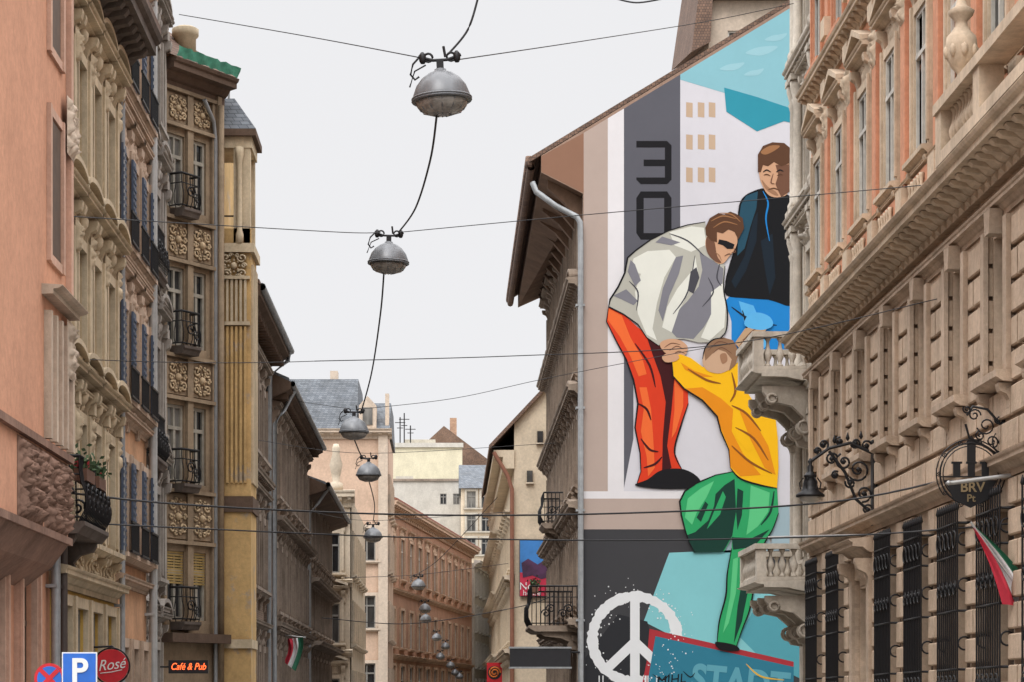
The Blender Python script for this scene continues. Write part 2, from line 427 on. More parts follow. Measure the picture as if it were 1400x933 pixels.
corn(m,4.8,7.1,7.2,.3,.9,beig)
for zz in (7.6,10.4,13.2):
    for a in(5.2,6.3): m.box(a,a+.14,.62,.68,zz,zz+2.1,salt)
    m.box(5.34,6.3,.62,.66,zz,zz+.12,salt); m.box(5.34,6.3,.62,.66,zz+1.98,zz+2.1,salt); m.box(5.4,6.24,.62,.64,zz+.15,zz+1.95,FRB)
m.box(6.82,7.02,.62,.7,7.3,20,salt)
B.add('oriel',m)
m=MB()
for zz in(6.2,9.3,12.4): m.relief(6.4,7.02,zz,zz+.8,.705,.16,beig,16,18,10,zz)
B.add('carved_relief',m)
pipe(B,8.9,0,20)
# ---- L2
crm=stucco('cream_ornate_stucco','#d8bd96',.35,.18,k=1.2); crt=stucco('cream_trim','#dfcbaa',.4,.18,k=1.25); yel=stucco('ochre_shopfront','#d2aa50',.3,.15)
B=Bld('townhouse','cream ornate house with heavy window hoods and dark roof cornice',(-6,36.2),LEFT)
facade(B,6.9,13.5,[(4.3,1.9,1.0,'rich'),(7.1,1.9,1.0,'rich'),(10.1,1.9,1.0,'rich'),(.6,2.6,1.3,'plain')],[1.0,2.65,4.3,5.95],crm,crt,FRG,.1,[(3.6,yel),(13.5,crm)],pr=.36)
cornice(B,-.1,7.0,3.75,.3,.3,crt); cornice(B,-.1,7.0,6.7,.16,.2,crt); cornice(B,-.1,7,9.75,.16,.2,crt)
cornice(B,-.1,7.1,13.6,.8,.85,drk,.5)
m=MB()
for s in(.15,1.82,3.47,5.12,6.7):
    for zz,h in((4.0,2.6),(7.0,2.6),(10.0,2.6)):
        m.box(s-.09,s+.09,0,.12,zz,zz+h,crt); m.box(s-.13,s+.13,0,.18,zz+h-.2,zz+h,crt); m.relief(s-.12,s+.12,zz+h-.8,zz+h-.25,.12,.14,crt,8,12,12,s)
B.add('pilaster',m)
iron_balcony(B,-.9,1.6,4.35,.62,.95,drk)
roof(B,0,6.9,13.6,10,3,.85,TILE); pipe(B,.05,0,13,.2,.06,flat('dark_pipe','#4b403b',.6))
gr=flat('plant_green','#44583a',.8,0,.4); rd=flat('flower_red','#a03038',.7,0,.3)
# ---- L3
org=stucco('orange_stucco','#c49670',.4,.2); ort=stucco('orange_trim','#b8a18c',.45,.2); blu=flat('blue_grey_shutter','#4a566a',.6,0,.2,.2)
B=Bld('townhouse','orange stucco house with blue-grey shutters and window guards',(-6,43.1),LEFT)
fl=[(z,1.7,.95,'hood' if z in(7.2,10.0) else 'plain') for z in (1.0,4.4,7.2,10.0,12.9,15.6)]
facade(B,4.6,20,fl,[.9,2.35,3.8],org,ort,FRB,.08,pr=.2)
m=MB()
for z in (4.4,7.2,10,12.9,15.6):
    for s in (.9,3.8):
        for sg in(-1,1):
            c=s+sg*.69; m.box(c-.2,c+.2,.13,.17,z+.02,z+1.7,blu)
            for k in range(12): m.box(c-.17,c+.17,.17,.185,z+.1+k*.13,z+.15+k*.13,blu)
B.add('shutter',m)
m=MB()
for z in (4.4,7.2,10,12.9,15.6):
    for s in (.9,2.35,3.8):
        for k in range(8): m.box(s-.5+k*.14,s-.48+k*.14,.26,.28,z,z+.55,IRON)
        m.box(s-.52,s+.52,.25,.29,z+.53,z+.57,IRON); m.box(s-.52,s+.52,.25,.29,z,z+.04,IRON)
B.add('window_guard',m)
for zz in(4.0,7.0,9.8,12.7): cornice(B,0,4.6,zz,.2,.2,ort)
cornice(B,0,4.6,20,.6,.7,ort); pipe(B,4.45,0,20,.16,.08,flat('light_pipe','#bcbdbb',.5,.2,.1,.3)); pipe(B,.1,0,20,.14,.05)
# ---- L4
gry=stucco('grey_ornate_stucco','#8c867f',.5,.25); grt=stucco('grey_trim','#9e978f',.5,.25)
B=Bld('townhouse','grey sooty house with sculpted pediments and brackets',(-6.25,47.75),LEFT)
facade(B,4.4,19,[(z,1.8,.95,'rich') for z in (1.0,4.3,7.4,10.6,13.8,16.6)],[1.1,3.2],gry,grt,FRG,.08,pr=.34)
m=MB()
for s in(.15,2.15,4.2):
    for z in(4,7.1,10.3,13.5): m.box(s-.14,s+.14,0,.14,z,z+2.6,grt); m.box(s-.2,s+.2,0,.2,z+2.4,z+2.62,grt); console(m,s-.12,s+.12,z+2.4,.7,.26,grt)
B.add('pilaster',m)
for z in(3.7,7.0,10.2,13.4,16.4): cornice(B,-.05,4.5,z,.26,.3,grt,.4)
cornice(B,-.05,4.6,19,.6,.7,drk,.5)
iron_balcony(B,.2,2.0,10.4,.4,.9,drk); iron_balcony(B,.2,2.0,6.6,.4,.9,drk)
# ---- L5
och=stucco('ochre_render','#c2a068',.35,.2,patch='#ab9880'); tan2=stucco('brown_carved_panel','#938068',.45,.3); gold=stucco('gilded_relief','#bda684',.3,.25)
dbr=stucco('dark_brown_wood','#5f4d40',.4,.2); clt=stucco('pale_turret_stone','#cdbb9c',.35,.2); bayf=flat('weathered_frame','#a39d90',.6,0,.2,.3)
B=Bld('bay_house','ochre house with polygonal glazed bay, carved panels and open turret',(-6.25,52.3),0)
ang=math.atan2(1.7,1.05); Lc=math.hypot(1.7,1.05)
B.frame(0,0,ang)
zs=[(3.5,1.5),(6.5,1.7),(9.5,1.7),(12.5,1.6)]
facade(B,Lc,15.2,[(3.5,1.5,.6,None,None,2)]+[(z,h,.6,None,None,0) for z,h in zs[1:]],[.5,1.28],tan2,tan2,bayf,.1,D=.2,sides=False)
for z0,z1 in((5.15,6.35),(8.3,9.3),(11.3,12.3),(14.25,15.1)):
    m=MB()
    for a in(.14,1.0): m.box(a,a+.75,0,.03,z0+.12,z1-.12,tan2); m.carve(a+.05,a+.7,z0+.16,z1-.16,.03,gold,.03)
    m.box(.0,Lc,0,.12,z0,z0+.08,tan2); m.box(0,Lc,0,.12,z1-.08,z1,tan2)
    B.add('carved_panel',m)
m=MB()
for a in(0.0,.83,.93,1.72): m.box(a,a+.1,0,.08,3.2,15.2,tan2)
m.box(1.84,1.98,0,.14,0,15.2,tan2); m.lathe((1.91,.17,2),[(.07,0),(.07,13)],tan2,8)
B.add('bay_mullion',m)
m=MB(); corn(m,-.1,Lc+.15,15.6,.55,.5,dbr); m.box(-.05,Lc+.05,0,.35,3.0,3.2,dbr)
B.add('bay_cornice',m)
m=MB(); net=flat('green_safety_net','#4a8f76',.8,0,.3)
vs=[];n=16
for j in range(4):
    for i in range(n+1): vs.append((-.1+(Lc+.2)*i/n,.5+.03*math.sin(i*1.9+j)+.02*j,15.62+.07*j+.015*math.sin(i*2.7)))
m.add(vs,[(j*(n+1)+i,j*(n+1)+i+1,(j+1)*(n+1)+i+1,(j+1)*(n+1)+i) for j in range(3) for i in range(n)],net,True)
B.add('safety_net',m)
for z in(3.45,6.45,9.45,12.45):
    iron_balcony(B,.3,.9,z,.36,.75,drk,.08,False)
m=MB(); m.add([(-.2,.4,15.65),(Lc+.2,.4,15.65),(Lc,-2,15.65),(-.2,-2.5,15.65),(.55,-.6,17.2),(1.2,-1.6,17.2)],[(0,1,5,4),(1,2,5),(0,4,3),(4,5,2,3)],TILE)
m.lathe((1.35,-.4,15.9),[(.24,0),(.24,.55),(.3,.6),(.3,.75),(.2,.8)],clt,12)
B.add('bay_roof',m)
B.frame(0,0,0)
m=MB()
m.box(-4,1.05,-9,-1.72,0,15.4,och)
x0=1.05;x1=1.8
m.box(x0,x1,-3.2,-1.7,0,11.8,och)
m.box(x0-.04,x1+.05,-3.25,-1.64,5.95,6.3,dbr); m.box(x0-.05,x1+.08,-3.3,-1.6,11.75,11.95,clt)
for i in range(6): m.box(x0+.1+i*.1,x0+.155+i*.1,-1.7,-1.63,10.2,11.2,clt); m.box(x0+.1+i*.1,x0+.155+i*.1,-1.7,-1.64,6.6,10.1,och)
m.carve(x0+.08,x1-.08,11.15,11.75,-1.66,clt,.025)
for i in range(10): m.box(x1,x1+.05,-1.85-i*.13,-1.78-i*.13,6.6,11.5,clt)
m.box(x0+.06,x1-.02,-1.7,-1.6,11.15,11.22,clt); m.box(x0+.06,x1-.02,-1.7,-1.6,10.12,10.2,clt)
m.box(x0+.02,x1+.03,-3.2,-1.62,2.9,3.1,clt)
B.add('wall',m)
m=MB()
m.box(x0,x0+.07,-1.95,-1.75,11.95,14.1,clt); m.box(x0+.36,x1-.02,-2.0,-1.72,11.95,14.1,clt); m.box(x1-.3,x1-.02,-3.2,-3.0,11.95,14.1,clt)
m.lathe((x0+.5,-1.66,11.95),[(.09,0),(.09,.2),(.06,.3),(.06,1.8),(.1,2.0),(.1,2.15)],clt,10)
m.box(x0-.02,x1+.02,-3.22,-1.7,14.1,14.35,clt); m.box(x0,x1,-1.85,-1.72,11.95,12.3,och); m.tube([(x0+.07,-1.85,12.6),(x0+.36,-1.85,12.6)],.02,IRON)
m.box(x0-.1,x1+.12,-3.35,-1.58,14.35,14.5,dbr)
m.add([(x0-.1,-1.58,14.5),(x1+.12,-1.58,14.5),(x1+.12,-3.35,14.5),(x0-.1,-3.35,14.5),(x0+.1,-2.1,15.3),(x0+.35,-2.1,15.3),(x0+.35,-2.7,15.3),(x0+.1,-2.7,15.3)],[(0,1,5,4),(1,2,6,5),(2,3,7,6),(3,0,4,7),(4,5,6,7)],SLATE)
m.tube([(x0+.2,-2.3,15.3),(x0+.2,-2.3,15.9)],.03,ZINC,6)
B.add('turret',m)
m=MB(); m.tube([(x0-.22,-1.0,15.0),(x0-.05,-1.35,14.6),(x0-.02,-1.5,14.2),(x0-.02,-1.5,0)],.045,ZINC,8); B.add('downpipe',m)
# ---- L6
sb=brickm('sooty_brick','#857060','#746254','#504740',4.5); dk6=stucco('dark_brown_render','#7f6b55',.5,.3,patch='#9b846c'); dt=stucco('dark_trim','#8e8073',.5,.25)
bk=brickm('bare_brick','#b38d6f','#9e775f','#8c7f70',4.0)
B=Bld('townhouse','dark weathered brown house with overhanging eave',(-5.0,55.8),LEFT)
facade(B,9.0,11.0,[(z,1.8,1.0,'hood') for z in (1.2,4.6,8.0)],[1.2,3,4.8,6.6,8.2],dk6,dt,FRW,.06,[(7.4,sb),(11,dk6)],pr=.28)
m=MB(); m.ext([(0,10.8),(.5,11.05),(.62,11.1),(.62,11.35),(0,11.6)],0,10.2,dbr); 
for i in range(22): m.box(.1+i*.45,.2+i*.45,0,.5,10.8,10.98,dbr)
m.tube([(0,.66,11.3),(10.3,.66,11.3)],.09,ZINC,8); m.tube([(9.9,.66,11.25),(9.9,.6,11.0),(9.3,.15,10.5),(9.2,.12,0)],.06,ZINC,8)
B.add('eave',m); roof(B,0,10,11.35,10,3,.6,TILE); cornice(B,0,9,7.5,.3,.35,dt,.4)
B=Bld('townhouse','bare brick and soot-darkened house with downpipes',(-4.9,66),LEFT)
facade(B,16.5,10.2,[(z,1.8,1.0,'hood') for z in (1.2,4.2,7.4)],[1.2,3.2,5.2,7.2,9.2,11.2,13.2,15.2],sb,dt,FRW,.06,[(6.9,sb),(10.2,bk)],pr=.28)
m=MB(); m.ext([(0,10.0),(.45,10.2),(.55,10.25),(.55,10.45),(0,10.7)],-.1,16.8,dbr)
for i in range(36): m.box(.1+i*.45,.2+i*.45,0,.45,10.0,10.16,dbr)
m.tube([(0,.6,10.4),(16.9,.6,10.4)],.08,ZINC,8); m.tube([(1,.6,10.35),(1,.3,9.8),(-.1,.12,9.3),(-.1,.12,0)],.06,ZINC,8)
B.add('eave',m); cornice(B,0,16.5,6.8,.3,.4,dt,.4); cornice(B,0,16.5,3.9,.3,.35,dt,.4); roof(B,0,16.5,10.45,10,2.5,.5,SLATE)
m=MB(); m.box(2,3,-3.5,-2.5,10.4,13.0,bk); m.box(1.9,3.1,-3.6,-2.4,13.0,13.15,dt)
for i in range(3): m.lathe((2.2+i*.3,-3,13.15),[(.1,0),(.1,.4)],bk,8)
B.add('chimney',m)
B=Bld('townhouse','low dark grey-brown house with eaves and air conditioners',(-4.95,83.5),LEFT)
facade(B,17,9.0,[(z,1.8,1.0,'hood') for z in (1.2,4.2,6.8)],[1.5+2.2*i for i in range(7)],sb,dt,FRW,.06,pr=.28)
m=MB(); m.ext([(0,8.8),(.6,9.0),(.7,9.05),(.7,9.2),(0,9.5)],-.2,17.2,dbr); m.tube([(-.3,.75,9.2),(17.2,.75,9.2)],.09,ZINC,8); m.tube([(.3,.75,9.15),(.1,.4,8.6),(-.1,.1,8.2),(-.1,.1,0)],.06,ZINC,8)
B.add('eave',m); cornice(B,0,17,6.0,.3,.5,dt,.45); cornice(B,0,17,3.8,.3,.6,dt,.4); roof(B,0,17,9.2,10,2.2,.65,SLATE)
cw=stucco('pale_cream_stone','#dacab2',.3,.15,k=1.2)
B=Bld('townhouse','pale cream ornate house with classical cornice',(-5.85,103),0)
facade(B,1.6,10.5,[(z,1.7,.7,'ped') for z in (1,4.2,7.2)],[.8],cw,cw,FRG,.08,D=12)
cornice(B,-.2,1.8,10.7,.7,.5,cw,.4); cornice(B,-.1,1.7,6.9,.3,.3,cw); cornice(B,-.1,1.7,3.9,.3,.3,cw)
m=MB(); m.lathe((1.0,.1,10.7),[(.3,0),(.3,.3),(.15,.4),(.2,.7),(.28,1.1),(.15,1.6),(.18,1.8),(.1,2)],cw,10); B.add('rooftop_statue',m)
B.frame(1.6,0,LEFT); facade(B,18,10.5,[(z,1.7,1.0,'plain') for z in (1.2,4.2,7.2)],[1.5+2.2*i for i in range(7)],cw,cw,FRG,.08,sides=False,wname='street_wall')
# L8
pch=stucco('peach_render','#d8b9a0',.2,.12,k=1.25); pt=stucco('peach_trim','#dccab6',.25,.1,k=1.25)
B=Bld('apartment_house','peach rendered house with steep grey slate roof',(-8.2,125),0)
H8=ZZ(590,125)
facade(B,4.98,H8,[(z,1.7,.9,'plain',[2.6,3.9]) for z in (2,5.5,9)],[1.2],pch,pt,FRG,.1,D=12)
m=MB(); m.box(4.5,4.99,0,.2,0,H8,pt); B.add('corner_pilaster',m)
cornice(B,-.1,5.2,H8+.1,.5,.5,pt,.5)
m=MB(); m.ext([(.3,H8+.1),(-1.6,ZZ(513,125)),(-8,ZZ(513,125)),(-12,H8+.1)],-.3,3.4,SLATE); m.ext([(.2,H8+.1),(-2.0,ZZ(545,125)),(-8,ZZ(545,125)),(-12,H8+.1)],3.4,5.1,SLATE)
m.extn([(3.5,H8+.1),(4.4,H8+.1),(4.4,H8+1.3),(3.95,H8+1.8),(3.5,H8+1.3)],-1,.3,pt); m.box(3.7,4.2,.3,.34,H8+.3,H8+1.2,GLASS)
B.add('roof',m)
m=MB(); m.box(1.9,2.3,-3,-2,ZZ(540,125),ZZ(500,125),pt); m.box(4.85,5.05,-.6,-.1,H8,ZZ(538,125),pt); B.add('chimney',m)
B.frame(4.98,0,LEFT); facade(B,12,H8,[(z,1.8,1.0,'plain') for z in (1.5,5,8.5,11.6)],[1.5,4,6.5,9],pch,pt,FRG,.1,sides=False,wname='street_wall')
# L9
obr=stucco('orange_brown_facade','#a87f66',.3,.15,k=1.35); obt=stucco('orange_brown_trim','#bd9f86',.35,.15,k=1.35); 
a=Vector((-3.86,150));b=Vector((1.8,198)); L9=(b-a).length; an=math.atan2(b.y-a.y,b.x-a.x)
B=Bld('apartment_house','long orange-brown brick house with red tile roof',(a.x,a.y),an)
by=[2+4.3*i for i in range(11)]
facade(B,L9,14,[(1,3,2.2,'plain'),(5.2,2.4,1.9,'plain',None),(9.6,2.6,1.9,'hood')],by,obr,obt,FRW,.1,D=12,pr=.25)
cornice(B,-.5,L9+.5,14.2,.7,.7,obt,.9); cornice(B,0,L9,4.7,.3,.3,obt); cornice(B,0,L9,8.9,.3,.25,obt); roof(B,-.5,L9+.5,14.2,12,2.6,.7,REDTILE)
lg=stucco('light_grey_render','#bdb7ab',.3,.12,k=1.15); py=stucco('pale_yellow_render','#d6ceb2',.2,.1,k=1.15); wg=stucco('white_grey_render','#c2beb5',.25,.12,k=1.15)
B=Bld('apartment_house','light grey plain house further down the street',(2.0,199.5),math.atan2(40,4.0))
facade(B,40,13.2,[(z,2,1.6,'plain') for z in (1.5,4.6,7.6,10.6)],[2+3.4*i for i in range(11)],lg,wg,FRG,.15,D=8)
cornice(B,0,40,13.4,.5,.6,wg)
B=Bld('apartment_block','pale yellow apartment block with flat stepped roof',(-7,232),0)
facade(B,8.2,ZZ(612,232),[],[],py,wg,D=12)
m=MB(); m.box(0,8.3,-.2,.2,ZZ(612,232),ZZ(606,232),wg); m.box(.5,1.6,-3,-1,ZZ(612,232),ZZ(600,232),wg); m.box(2.6,5.6,-5,-2,ZZ(612,232),ZZ(598,232),lg); B.add('parapet',m)
m=MB(); zt=ZZ(606,232)
for x,h in((2.2,2.6),(2.6,3.0),(3.2,1.8)): m.tube([(x,-1,zt),(x,-1,zt+h)],.06,IRON,5); m.tube([(x-.5,-1,zt+h*.8),(x+.5,-1,zt+h*.8)],.04,IRON,4); m.tube([(x-.3,-1,zt+h*.6),(x+.3,-1,zt+h*.6)],.04,IRON,4)
B.add('roof_antenna',m)
B=Bld('apartment_block','plain pale grey firewall block with skylights',(-6,222),0)
facade(B,7.6,ZZ(658,222),[(ZZ(690,222),1.0,.6,None)],[5.4,6.6],wg,lg,FRG,.1,D=8)
m=MB(); m.box(-.1,7.7,-.3,.15,ZZ(658,222),ZZ(655,222),dt); m.box(1,2.6,-3,-1,ZZ(658,222),ZZ(650,222),lg); B.add('parapet',m)
B=Bld('apartment_block','cream block with sloping brown roof behind the street',(-1.2,245),0)
facade(B,6.5,ZZ(640,245),[(ZZ(668,245),1.4,.8,None)],[1+1.6*i for i in range(4)],py,lg,FRG,.1,D=10)
m=MB(); m.extn([(-2,ZZ(615,245)),(.6,ZZ(583,245)),(5,ZZ(628,245)),(6.6,ZZ(640,245)),(-2,ZZ(640,245))],-6,.3,TILE); B.add('roof',m)
m=MB(); m.box(1.2,1.9,-2,-1,ZZ(610,245),ZZ(570,245),bk); B.add('chimney',m)
B=Bld('apartment_block','beige stepped block with slate roof',(1.0,214),0)
facade(B,4.4,ZZ(668,214),[(ZZ(695+32*i,214),1.5,.8,'plain') for i in range(3)],[.9,2.2,3.5],cw,lg,FRG,.1,D=8)
m=MB(); m.ext([(.3,ZZ(668,214)),(-4,ZZ(630,214)),(-8,ZZ(668,214))],-.2,4.5,SLATE); B.add('roof',m)
B=Bld('apartment_block','narrow beige house closing the end of the street',(-2,262),0)
facade(B,9,18,[(z,1.8,1.2,'plain') for z in (3,6.5,10,13.5)],[1+1.9*i for i in range(4)],cw,pt,FRG,.1,D=8)
# =====================================================  RIGHT SIDE FAR
cg=stucco('cream_gable_render','#d4c3a9',.25,.15,k=1.2)
B=Bld('townhouse','cream gabled house with tiled eave and poster on its side wall',(2.8,105),0)
m=MB(False); zt0=ZZ(575,105); xr=6.0
pts=[(0,0,0),(xr,0,0),(xr,0,zt0+xr*1.05),(0,0,zt0)]
vs=pts+[(p[0],25,p[2]) for p in pts]; m.add(vs,[(0,1,2,3),(7,6,5,4),(1,5,6,2)],cg); B.add('gable_wall',m)
m=MB(False); m.add([(-1.1,-.3,zt0-1.1),(xr,-.3,zt0+xr*1.05+.15),(xr,25,zt0+xr*1.05+.15),(-1.1,25,zt0-1.1),(-1.1,-.3,zt0-1.3),(xr,-.3,zt0+xr*1.05-.05),(xr,25,zt0+xr*1.05-.05),(-1.1,25,zt0-1.3)],[(0,1,2,3),(4,5,6,7),(0,1,5,4),(0,3,7,4)],TILE)
m.box(-.9,0,-.1,25,zt0-1.6,zt0-1.3,cg); m.box(-.5,0,-.1,25,zt0-2.1,zt0-1.6,cg); B.add('roof',m)
m=MB(False); m.tube([(-.9,-.2,zt0-1.4),(-.3,-.15,zt0-2.4),(-.1,-.15,zt0-3),(-.1,-.15,0)],.09,flat('rusty_pipe','#8a5d4a',.7,.1),8); B.add('downpipe',m)
B.frame(0,25,RIGHT); facade(B,25,zt0-1.2,[(z,1.8,1.0,'hood') for z in (1.2,4.4,7.6)],[1.5+2.4*i for i in range(10)],cg,cw,FRG,.1,sides=False,wname='street_wall')
for zz in(7.2,4): cornice(B,0,25,zz,.4,.5,cw)
B.frame()
for q in((1.6,655,640),(1.0,606,590),(.55,660,644)):
    m=MB(False); m.box(q[0],q[0]+.25,-.12,0,ZZ(q[1],105),ZZ(q[2],105),GLASS); m.box(q[0]-.05,q[0]+.3,-.16,0,ZZ(q[1],105)-.06,ZZ(q[1],105),cw); B.add('window',m)
def text_mesh(s,size,extrude=.004,off=0,shear=0):
    c=bpy.data.curves.new('t','FONT'); c.body=s; c.size=size; c.extrude=extrude; c.offset=off; c.shear=shear; c.align_x='CENTER'; c.align_y='CENTER'
    o=bpy.data.objects.new('t',c); COL.objects.link(o); bpy.context.view_layer.update()
    me=bpy.data.meshes.new_from_object(o.evaluated_get(bpy.context.evaluated_depsgraph_get())); bpy.data.objects.remove(o); bpy.data.curves.remove(c); me.materials.clear(); return me
def text(s,size,mat,loc,parent=None,name='lettering',sx=1.0,rot=0,ext=.004,off=0,shear=0):
    me=text_mesh(s,size,ext,off,shear); me.materials.append(mat)
    M=Matrix.Translation(loc)@Matrix.Rotation(rot,4,'Y')@Matrix.Rotation(math.pi/2,4,'X')@Matrix.Diagonal((sx,1,1,1))
    return mkobj(name,me,parent,M)
white=flat('white_paint','#e2e2e0',.6,0,.05)
def pxq(m,d,pts,mat): m.poly([W(x,y,d) for x,y in pts],mat)
m=MB(False); D_=104.9
m.box(XX(710,D_),XX(756,D_),D_-.08,D_,ZZ(816,D_),ZZ(738,D_),flat('poster_frame','#444444',.6))
pxq(m,D_-.09,[(711,739),(755,739),(755,785),(711,785)],flat('poster_blue','#3a7cc0',.6,0,.25,0,1)); pxq(m,D_-.1,[(711,783),(755,783),(755,815),(711,815)],flat('poster_red','#c42c4a',.6,0,.2,0,1))
pxq(m,D_-.11,[(713,770),(722,764),(735,772),(744,766),(752,774),(752,789),(740,792),(728,787),(715,790)],flat('poster_dark','#4a2a4a',.6,0,.5,0,2))
P=top(mkobj('billboard',m.mesh('billboard')),'blue and red poster board on a cream gable wall','billboard')
text('New',.45,white,W(724,802,D_-.13),P); text('house',.32,white,W(727,811,D_-.13),P)
gy2=stucco('grey_street_front','#b0a799',.4,.2)
B=Bld('townhouse','grey-beige house with balconies along the street',(3.0,168),RIGHT)
facade(B,37,14.6,[(z,1.9,1.1,'hood') for z in (1.2,4.6,8,11.3)],[1.5+2.6*i for i in range(14)],gy2,cw,FRG,.1,D=8)
for zz in(4.3,7.7,11,14.7): cornice(B,0,37,zz,.4,.8,cw)
B=Bld('townhouse','beige house at the bend of the street',(5.2,215),RIGHT)
facade(B,46,15,[(z,1.9,1.1,'plain') for z in (1.2,4.6,8,11.3)],[1.5+3*i for i in range(14)],cw,cw,FRG,.1,D=8)
cornice(B,0,46,15.1,.5,.8,cw)
B=Bld('townhouse','taupe rendered house with deep tiled eave',(10.3,96),0)
facade(B,6,30,[(27.2,1.2,.9,None)],[1.2,3],stucco('taupe_render','#b5a695',.3,.15),dt,D=8)
m=MB(False); m.add([(-.75,-.6,27.4),(.0,-.6,27.8),(.0,8,29.3),(-.75,8,28.9),(-.3,-.5,30.8),(.2,-.5,31.2),(.2,8,32.4),(-.3,8,32)],[(0,1,2,3),(4,5,6,7),(0,4,7,3),(0,1,5,4),(1,2,6,5)],TILE); 
m.box(0,6.2,-.5,.3,29.6,30.2,dbr)
B.add('roof',m)
# =====================================================  MURAL HOUSE
D=70.0; X0=XX(797,D)
mw=stucco('mural_house_render','#8f7565',.3,.15); sooty=stucco('sooty_facade','#7d6c60',.5,.3); soott=stucco('sooty_trim','#938374',.5,.25); eav=stucco('brown_eave_boards','#735b4a',.4,.2)
B=Bld('mural_house','tall house whose blank gable wall carries a large painted mural',(X0,D),0)
def loc(px,py,k=0): return (XX(px,D)-X0,-k*.002,ZZ(py,D))
a1=loc(797,265);a2=loc(740,236);a3=loc(740,213);a4=loc(1160,-42);z0=(a4[0],0,0)
m=MB(False); RISE=1.15
front=[(0,0,0),a1,a2,a3,a4,z0]
back=[(p[0],24,p[2]) for p in front]; back[1]=(back[1][0],24,back[1][2]+RISE)
m.add(front+back,[(0,5,4,3,2,1),(6,7,8,9,10,11),(2,3,9,8),(4,5,11,10)],mw); m.add([front[1],front[2],back[2],back[1]],[(0,1,2,3)],eav)
B.add('gable_wall',m)
m=MB(False); q=[(a3[0]-.35,-.02,a3[2]-.2),(a4[0],-.02,a4[2])]
m.add([(q[0][0],.05,q[0][2]+.02),(q[1][0],.05,q[1][2]+.02),(q[1][0],24.2,q[1][2]+.02),(q[0][0],24.2,q[0][2]+.02),(q[0][0],.05,q[0][2]+.16),(q[1][0],.05,q[1][2]+.16),(q[1][0],24.2,q[1][2]+.16),(q[0][0],24.2,q[0][2]+.16)],[(0,1,2,3),(4,5,6,7),(0,1,5,4),(0,3,7,4)],TILE)
for i in range(80): m.lathe((q[0][0],.2+i*.3,q[0][2]+.0),[(.1,-.1),(.12,0),(.1,.22)],TILE,6)
B.add('roof',m)
m=MB(False); zu=a1[2]
m.tube([(-1.5,.1,a3[2]-.3),(-1.5,24.2,a3[2]-.3)],.12,TILE,8); B.add('gutter',m)
m=MB(False)
for i in range(12):
    y=.5+i*2.0; zi=zu+RISE*y/24
    m.add([(0,y,zi-.05),(-1.0,y,zi+(.5-.4*y/24)),(-1.0,y,zi+.25-.3*y/24),(-.5,y,zi-.2),(0,y,zi-.8),(0,y+.3,zi-.05),(-1.0,y+.3,zi+(.5-.4*y/24)),(-1.0,y+.3,zi+.25-.3*y/24),(-.5,y+.3,zi-.2),(0,y+.3,zi-.8)],[(0,1,2,3,4),(9,8,7,6,5),(1,6,7,2),(2,7,8,3),(3,8,9,4)],eav)
B.add('eave_bracket',m)
m=MB(False); m.tube([loc(728,250,10),loc(733,263,36),loc(760,283,45),loc(788,298,75),loc(793,306,75),loc(793.5,340,75),(XX(793.5,D)-X0,-.15,0)],.085,ZINC,10)
for yy in(420,560,700,850): p=loc(793,yy,20); m.box(p[0]-.13,p[0]+.13,-.2,0.1,p[2],p[2]+.06,ZINC)
B.add('downpipe',m)
B.frame(0,24,RIGHT)
bays=[24-1.6-2.35*i for i in range(10)]
facade(B,24,zu+RISE,[(z,2.0,1.1,'rich') for z in (1.1,4.6,8.1,11.4,14.3)],bays,sooty,soott,FRW,.06,sides=False,wname='street_wall')
for zz in(4.1,7.5,10.9,14.0): cornice(B,0,24.05,zz,.4,.5,soott,.5)
iron_balcony(B,19.6,23.2,3.95,1.5,1.15,soott); iron_balcony(B,12,14.5,7.6,.8,1.0,soott)
B.frame()
def mp(name,h,grime=.08): return stucco('mural_'+name,h,grime,.05,.12,ao=False,rough=.8)
def cr(pts,k=4):
    o=[];n=len(pts)
    for i in range(n):
        p0,p1,p2,p3=[Vector(pts[(i+j)%n]) for j in(-1,0,1,2)]
        for q in range(k):
            t=q/k; o.append(tuple(.5*((2*p1)+(-p0+p2)*t+(2*p0-5*p1+4*p2-p3)*t*t+(-p0+3*p1-3*p2+p3)*t**3)))
    return o
def cro(pts,k=5):
    pts=[pts[0]]+list(pts)+[pts[-1]]; o=[]
    for i in range(1,len(pts)-2):
        p0,p1,p2,p3=[Vector(p) for p in pts[i-1:i+3]]
        for q in range(k):
            t=q/k; o.append(tuple(.5*((2*p1)+(-p0+p2)*t+(2*p0-5*p1+4*p2-p3)*t*t+(-p0+3*p1-3*p2+p3)*t**3)))
    o.append(tuple(pts[-1])); return o
from mathutils.geometry import tessellate_polygon
def shape(m,pts,mat,k,sm=True):
    if sm: pts=cr(pts)
    v=[loc(x,y,k) for x,y in pts]; tri=tessellate_polygon([[Vector((p[0],p[2],0)) for p in v]])
    m.add(v,[tuple(t) for t in tri],mat)
def stroke(m,pts,w,mat,k,sm=True):
    if sm: pts=cro(pts)
    w*=.8
    n=len(pts); vs=[]
    for i,p in enumerate(pts):
        a=Vector(pts[max(0,i-1)]);b=Vector(pts[min(n-1,i+1)])
        d=(b-a); d=d.normalized() if d.length>1e-6 else Vector((1,0)); nn=Vector((-d.y,d.x))*w/2
        nn*= .35+.65*math.sin(math.pi*min(1,max(0,i/(n-1))))
        vs+=[loc(p[0]+nn.x,p[1]+nn.y,k),loc(p[0]-nn.x,p[1]-nn.y,k)]
    m.add(vs,[(2*i,2*i+1,2*i+3,2*i+2) for i in range(n-1)],mat)
c_brown=mp('brown','#8f6b57');c_bg=mp('taupe','#b3a197');c_wh=mp('white','#dedbdd');c_dg=mp('dark_grey','#5b5b63');c_blk=mp('black','#141317',.05)
